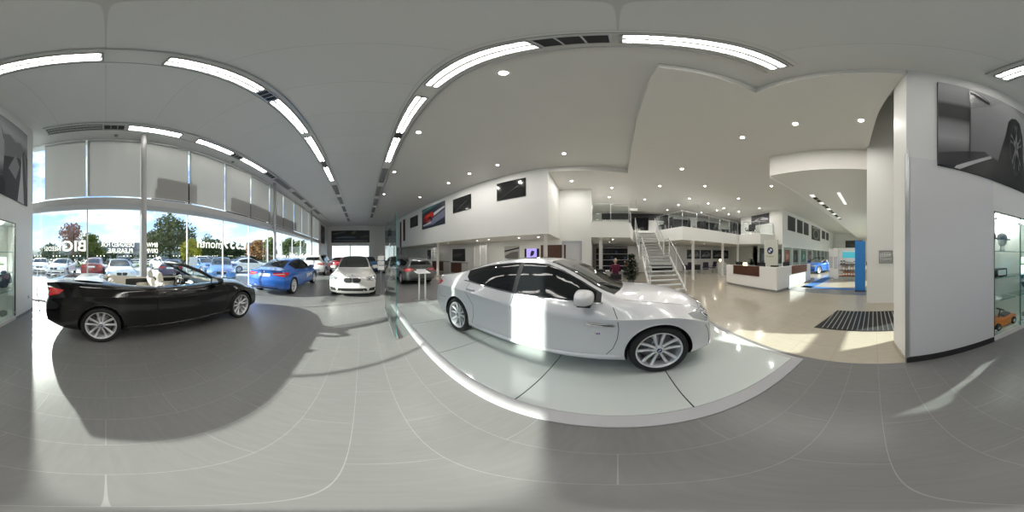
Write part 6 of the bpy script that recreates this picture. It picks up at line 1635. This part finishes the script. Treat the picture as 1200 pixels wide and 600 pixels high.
def tree(label, x, y, h, r, col1, col2, n=2600, zb=.22, name='broadleaf_tree', seed=1, leaf=.20):
    t = empty(name, (x, y, GZ), 0, label, 'tree'); rnd = random.Random(seed)
    b = MB(); b.tube([(0, 0, 0), (.1, 0, h*.25), (0, .1, h*.5), (.1, 0, h*.72)], [h*.028, h*.02, h*.013, h*.005], mat('bark', (.09,.065,.045), .9), 8)
    blobs = []
    for k in range(13):
        a = rnd.uniform(0, 2*pi); q = rnd.random(); zc = h*(zb+.14+(.86-zb-.14)*q); rr = r*.62*sin(pi*min(1, .25+q*.75))*rnd.uniform(.5, 1.05)
        c_ = Vector((rr*cos(a), rr*sin(a), zc)); blobs.append((c_, r*rnd.uniform(.34, .5))); b.tube([(0, 0, zc*.6), c_*.6+Vector((0, 0, zc*.35)), c_], [h*.010, h*.007, h*.003], None, 5)
    b.build('trunk', mat('bark', (.09,.065,.045), .9), t)
    b = MB(); lm = leaf_mat('leaves '+label[:18], col1, col2)
    for k in range(n):
        c_, rb = blobs[rnd.randrange(len(blobs))]
        v_ = Vector((rnd.gauss(0, 1), rnd.gauss(0, 1), rnd.gauss(0, 1))).normalized()*rb*(rnd.random()**.35); p = c_+v_
        n_ = Vector((rnd.gauss(0, 1), rnd.gauss(0, 1), rnd.gauss(0, 1)+.5)).normalized(); u = n_.orthogonal().normalized(); w_ = n_.cross(u); s = leaf*rnd.uniform(.6, 1.4)
        b.faces([p-u*s, p+w_*s*.6, p+u*s, p-w_*s*.6], [(0, 1, 2, 3)], lm)
    b.build('crown', None, t, normals=False); return t
def at(px, d): a = R((px-424)*.3); return d*sin(a), d*cos(a)
T = [(86, 34, 8.4, 4.6, (.30,.17,.14), (.42,.27,.22), 'tree with pinkish autumn leaves behind the BIG lettering', 1700), (107, 33, 6.2, 3.0, (.10,.13,.03), (.22,.26,.06), 'low green tree right of the pinkish one', 2200),
 (199, 32, 10.0, 5.6, (.055,.075,.025), (.13,.15,.05), 'large dark green tree to the right of the steel column', 4800), (178, 36, 7.0, 3.4, (.14,.13,.06), (.25,.20,.11), 'smaller brownish tree beside the steel column', 1800),
 (224, 25, 4.4, 1.9, (.33,.32,.03), (.50,.46,.07), 'small yellow-green tree left of the £339 lettering', 2000), (245, 44, 7.0, 4.6, (.05,.08,.03), (.12,.15,.06), 'dark tree behind the month lettering', 2600), (258, 50, 5.6, 4.6, (.04,.06,.03), (.09,.11,.05), 'wide dark tree behind the £339 lettering', 2600), (274, 52, 5.6, 4.4, (.05,.07,.03), (.10,.13,.05), 'dark rounded tree right under the £339 lettering', 2400),
 (303, 42, 5.8, 3.2, (.28,.13,.05), (.36,.22,.10), 'orange-brown tree past the third glass bay', 1800), (316, 46, 6.6, 3.4, (.10,.14,.04), (.2,.24,.07), 'green tree seen over the blue saloon', 1800), (338, 52, 7.5, 3.8, (.06,.09,.03), (.15,.19,.06), 'green tree near the end of the window row', 1800), (352, 60, 7.5, 4.2, (.10,.13,.05), (.2,.22,.08), 'pale green tree at the far end of the window row', 1500),
 (58, 44, 4.6, 4.0, (.12,.15,.08), (.2,.22,.12), 'low pale green tree at the left edge of the windows', 1500)]
for k, (px, d, h, r, c1, c2, lab, n) in enumerate(T):
    x, y = at(px, d); tree(lab, x, y, h, r, c1, c2, n, seed=k+2, leaf=.13+d*.0035)
# hedge behind the car park
def hedge(label, x0, y0, x1, y1, h, seed):
    rnd = random.Random(seed); b = MB(); lm = leaf_mat('hedge leaves %d' % seed, (.035,.05,.02), (.09,.11,.04)); L_ = sqrt((x1-x0)**2+(y1-y0)**2); n = int(L_*95)
    for k in range(n):
        t_ = rnd.random(); p = Vector((x0+(x1-x0)*t_+max(-.8, min(.8, rnd.gauss(0, .35))), y0+(y1-y0)*t_, GZ+.16+h*rnd.random()**.7*(1+.12*sin(t_*30)))); n_ = Vector((rnd.gauss(0, 1), rnd.gauss(0, 1), rnd.gauss(0, 1))).normalized(); u = n_.orthogonal().normalized(); w_ = n_.cross(u); s = rnd.uniform(.10, .24)
        b.faces([p-u*s, p+w_*s*.7, p+u*s, p-w_*s*.7], [(0, 1, 2, 3)], lm)
    tag(b.build('hedge', None, None, normals=False), label, 'hedge')
hedge('long dark hedge behind the first rows of parked cars', -27, -16, -27, 9, 1.75, 21)
hedge('dark hedge continuing behind the blue parked cars', -27, 9.5, -27, 40, 1.6, 22)
# building with grey roof
bx, by = at(142, 62)
t = empty('distant_building', (bx, by, GZ), 0, 'long low distant building with grey pitched roof behind the FOR lettering', 'building')
b = MB(); b.box(-5, 5, -11, 11, 0, 3.6, mat('render wall', (.42,.40,.37), .8)); b.build('wall', None, t)
b = MB(); b.prism([(-5.6, 3.6), (5.6, 3.6), (3.0, 6.6), (-3.0, 6.6)], -11.5, 11.5, mat('slate roof', (.13,.135,.14), .8), Matrix(((1, 0, 0, 0), (0, 0, -1, 0), (0, 1, 0, 0), (0, 0, 0, 1)))); b.build('roof', None, t)
for k in range(7):
    b = MB(); b.box(5.0, 5.04, -9.6+k*3, -8.2+k*3, 1.0, 2.4, M_SCREEN); b.build('window', None, t)
bx, by = at(304, 66)
t = empty('distant_building', (bx, by, GZ), R(-35), 'red brick distant house past the third glass bay', 'building')
b = MB(); b.box(-4, 4, -5, 5, 0, 4.2, mat('red brick', (.32,.13,.09), .85, var=(6,.2))); b.build('wall', None, t); b = MB(); b.prism([(-4.4, 4.2), (4.4, 4.2), (0, 7.0)], -5.4, 5.4, mat('brown roof', (.16,.10,.08), .8), Matrix(((1, 0, 0, 0), (0, 0, -1, 0), (0, 1, 0, 0), (0, 0, 0, 1)))); b.build('roof', None, t)
for k in range(3):
    b = MB(); b.box(4.0, 4.04, -4+k*3, -2.8+k*3, 1.0, 2.3, M_SCREEN); b.build('window', None, t)
# fence of white rails
t = empty('white_rail_fence', (-21.5, 2, GZ), 0, 'white horizontal rail fence left of the steel column, beyond the cars', 'fence')
for z in (.55, .85, 1.15):
    b = MB(); b.box(-.02, .02, -1.5, 6.5, z, z+.10, M_WHITE2); b.build('rail', None, t)
for k in range(5):
    b = MB(); b.box(.02, .08, -1.5+k*2-.04, -1.42+k*2, 0, 1.35, M_WHITE2); b.build('post', None, t)
# steel guard rail just outside
t = empty('guard_rail', (-6.15, -3.3, GZ), R(-12), 'grey steel tube guard rail on the paving outside the corner window', 'guard rail')
b = MB(); b.tube([(0, 0, 1.12), (0, 1.9, 1.12)], .024, M_STEEL, 10); b.build('top_rail', None, t); b = MB(); b.tube([(0, 0, .28), (0, 1.9, .28)], .015, M_STEEL, 8); b.build('lower_rail', None, t)
for y in (0, .63, 1.27, 1.9):
    b = MB(); b.tube([(0, y, 0), (0, y, 1.12)], .022, M_STEEL, 10); b.build('post', None, t)
# white board on posts
x, y = at(226.5, 11.8)
t = empty('notice_board', (x, y, GZ), R(0), 'blank white rectangular board on a post among the parked cars', 'sign board')
b = MB(); b.tube([(0, 0, 0), (0, 0, 1.62)], .03, M_STEEL, 8); b.build('post', None, t); b = MB(); b.box(.03, .06, -.30, .30, .95, 1.58, M_WHITE2, TR(rz=R(-30)), bev=.005); b.build('board', None, t)
# lamp posts
for px, d, h, lab in ((312, 30, 4.3, 'tall thin lamp post outside near the blue saloon roof'), (164.0, 40, 5.0, 'tall thin lamp post close to the steel column')):
    x, y = at(px, d); t = empty('street_lamp', (x, y, GZ), 0, lab, 'lamp post', 'lamp posts outside')
    b = MB(); b.tube([(0, 0, 0), (0, 0, h)], [.07, .04], M_GREYM, 8); b.build('pole', None, t); b = MB(); b.tube([(0, 0, h), (.2, .0, h+.15), (.7, 0, h+.15)], .035, M_GREYM, 8); b.box(.5, 1.0, -.09, .09, h+.10, h+.18, M_GREYM); b.build('lamp_head', None, t)
# dark fascia boards fixed outside the upper glazing
for (y0, y1, z0, z1, lab) in ((1.55, 3.0, 3.50, 4.35, 'square-stepped dark sign board outside, seen through the third blind'), (4.75, 7.75, 3.45, 4.25, 'long dark sign board outside, seen through the fourth and fifth blinds'), (8.0, 11.6, 3.45, 4.20, 'long dark sign board outside beyond the second column')):
    t = empty('fascia_sign', (-5.16, y0, z0), 0, lab, 'sign board', 'dark sign boards outside the upper glazing')
    b = MB(); b.box(-.03, .03, 0, y1-y0, 0, z1-z0, M_TRIM, bev=.01); b.box(-.03, .03, -.08, 0, 0, (z1-z0)*.5, M_TRIM); b.build('board', None, t)
    for q in (.15, y1-y0-.15):
        b = MB(); b.tube([(.0, q, .1), (.05, q, .1)], .02, M_STEEL, 6); b.build('bracket', None, t)
# ------------------------------------------------------------------ camera, sun, sky
cd = bpy.data.cameras.new('camera'); cam = bpy.data.objects.new('camera', cd); COL.objects.link(cam); S.camera = cam
cd.type = 'PANO'; cd.panorama_type = 'EQUIRECTANGULAR'
cam.location = (0, 0, 1.54); cam.rotation_euler = (R(90), 0, R(-52.8))
cd.clip_start = .02; cd.clip_end = 500
sl = bpy.data.lights.new('sun', 'SUN'); sl.energy = 13; sl.angle = R(.8); sl.color = (1, .96, .88)
so = bpy.data.objects.new('sun', sl); COL.objects.link(so)
dv = Vector((.9*cos(R(24)), .435*cos(R(24)), -sin(R(24)))); so.rotation_euler = dv.to_track_quat('-Z', 'Y').to_euler(); so.location = (-20, -10, 20)
w = bpy.data.worlds.new('sky'); S.world = w; w.use_nodes = True; nt = w.node_tree; bg = nt.nodes['Background']
tc = nt.nodes.new('ShaderNodeTexCoord'); sx = nt.nodes.new('ShaderNodeSeparateXYZ')
rp = nt.nodes.new('ShaderNodeValToRGB'); e = rp.color_ramp.elements
e[0].position = 0.0; e[0].color = (.88,.92,.96,1); e[1].position = .55; e[1].color = (.16,.34,.72,1)
k = e.new(.12); k.color = (.52,.72,.97,1); k = e.new(.28); k.color = (.30,.52,.90,1)
mp = nt.nodes.new('ShaderNodeMapping'); mp.inputs['Scale'].default_value = (1.6, 1.6, 4.5); mp.inputs['Location'].default_value = (.4, 1.3, .2)
ns = nt.nodes.new('ShaderNodeTexNoise'); ns.inputs['Scale'].default_value = 1.8; ns.inputs['Detail'].default_value = 7; ns.inputs['Roughness'].default_value = .55
cr = nt.nodes.new('ShaderNodeValToRGB'); cr.color_ramp.elements[0].position = .43; cr.color_ramp.elements[1].position = .64
mx = nt.nodes.new('ShaderNodeMix'); mx.data_type = 'RGBA'; mx.inputs[7].default_value = (1.0, .99, .97, 1)
L = nt.links.new
L(tc.outputs['Generated'], sx.inputs[0]); L(sx.outputs['Z'], rp.inputs[0]); L(tc.outputs['Generated'], mp.inputs[0]); L(mp.outputs[0], ns.inputs['Vector'])
L(ns.outputs['Fac'], cr.inputs[0]); L(cr.outputs[0], mx.inputs[0]); L(rp.outputs[0], mx.inputs[6]); L(mx.outputs[2], bg.inputs['Color'])
bg.inputs['Strength'].default_value = 1.8
S.view_settings.view_transform = 'Standard'; S.view_settings.look = 'None'; S.view_settings.exposure = .12; S.view_settings.gamma = 1
S.view_settings.use_curve_mapping = False
cy = S.cycles
cy.use_denoising = True
try: cy.denoiser = 'OPENIMAGEDENOISE'
except Exception: pass
cy.max_bounces = 10; cy.diffuse_bounces = 5; cy.glossy_bounces = 4; cy.transmission_bounces = 6; cy.transparent_max_bounces = 24
cy.sample_clamp_indirect = 6; cy.caustics_reflective = False; cy.caustics_refractive = False; cy.blur_glossy = .5
cy.use_adaptive_sampling = True; cy.adaptive_threshold = .02
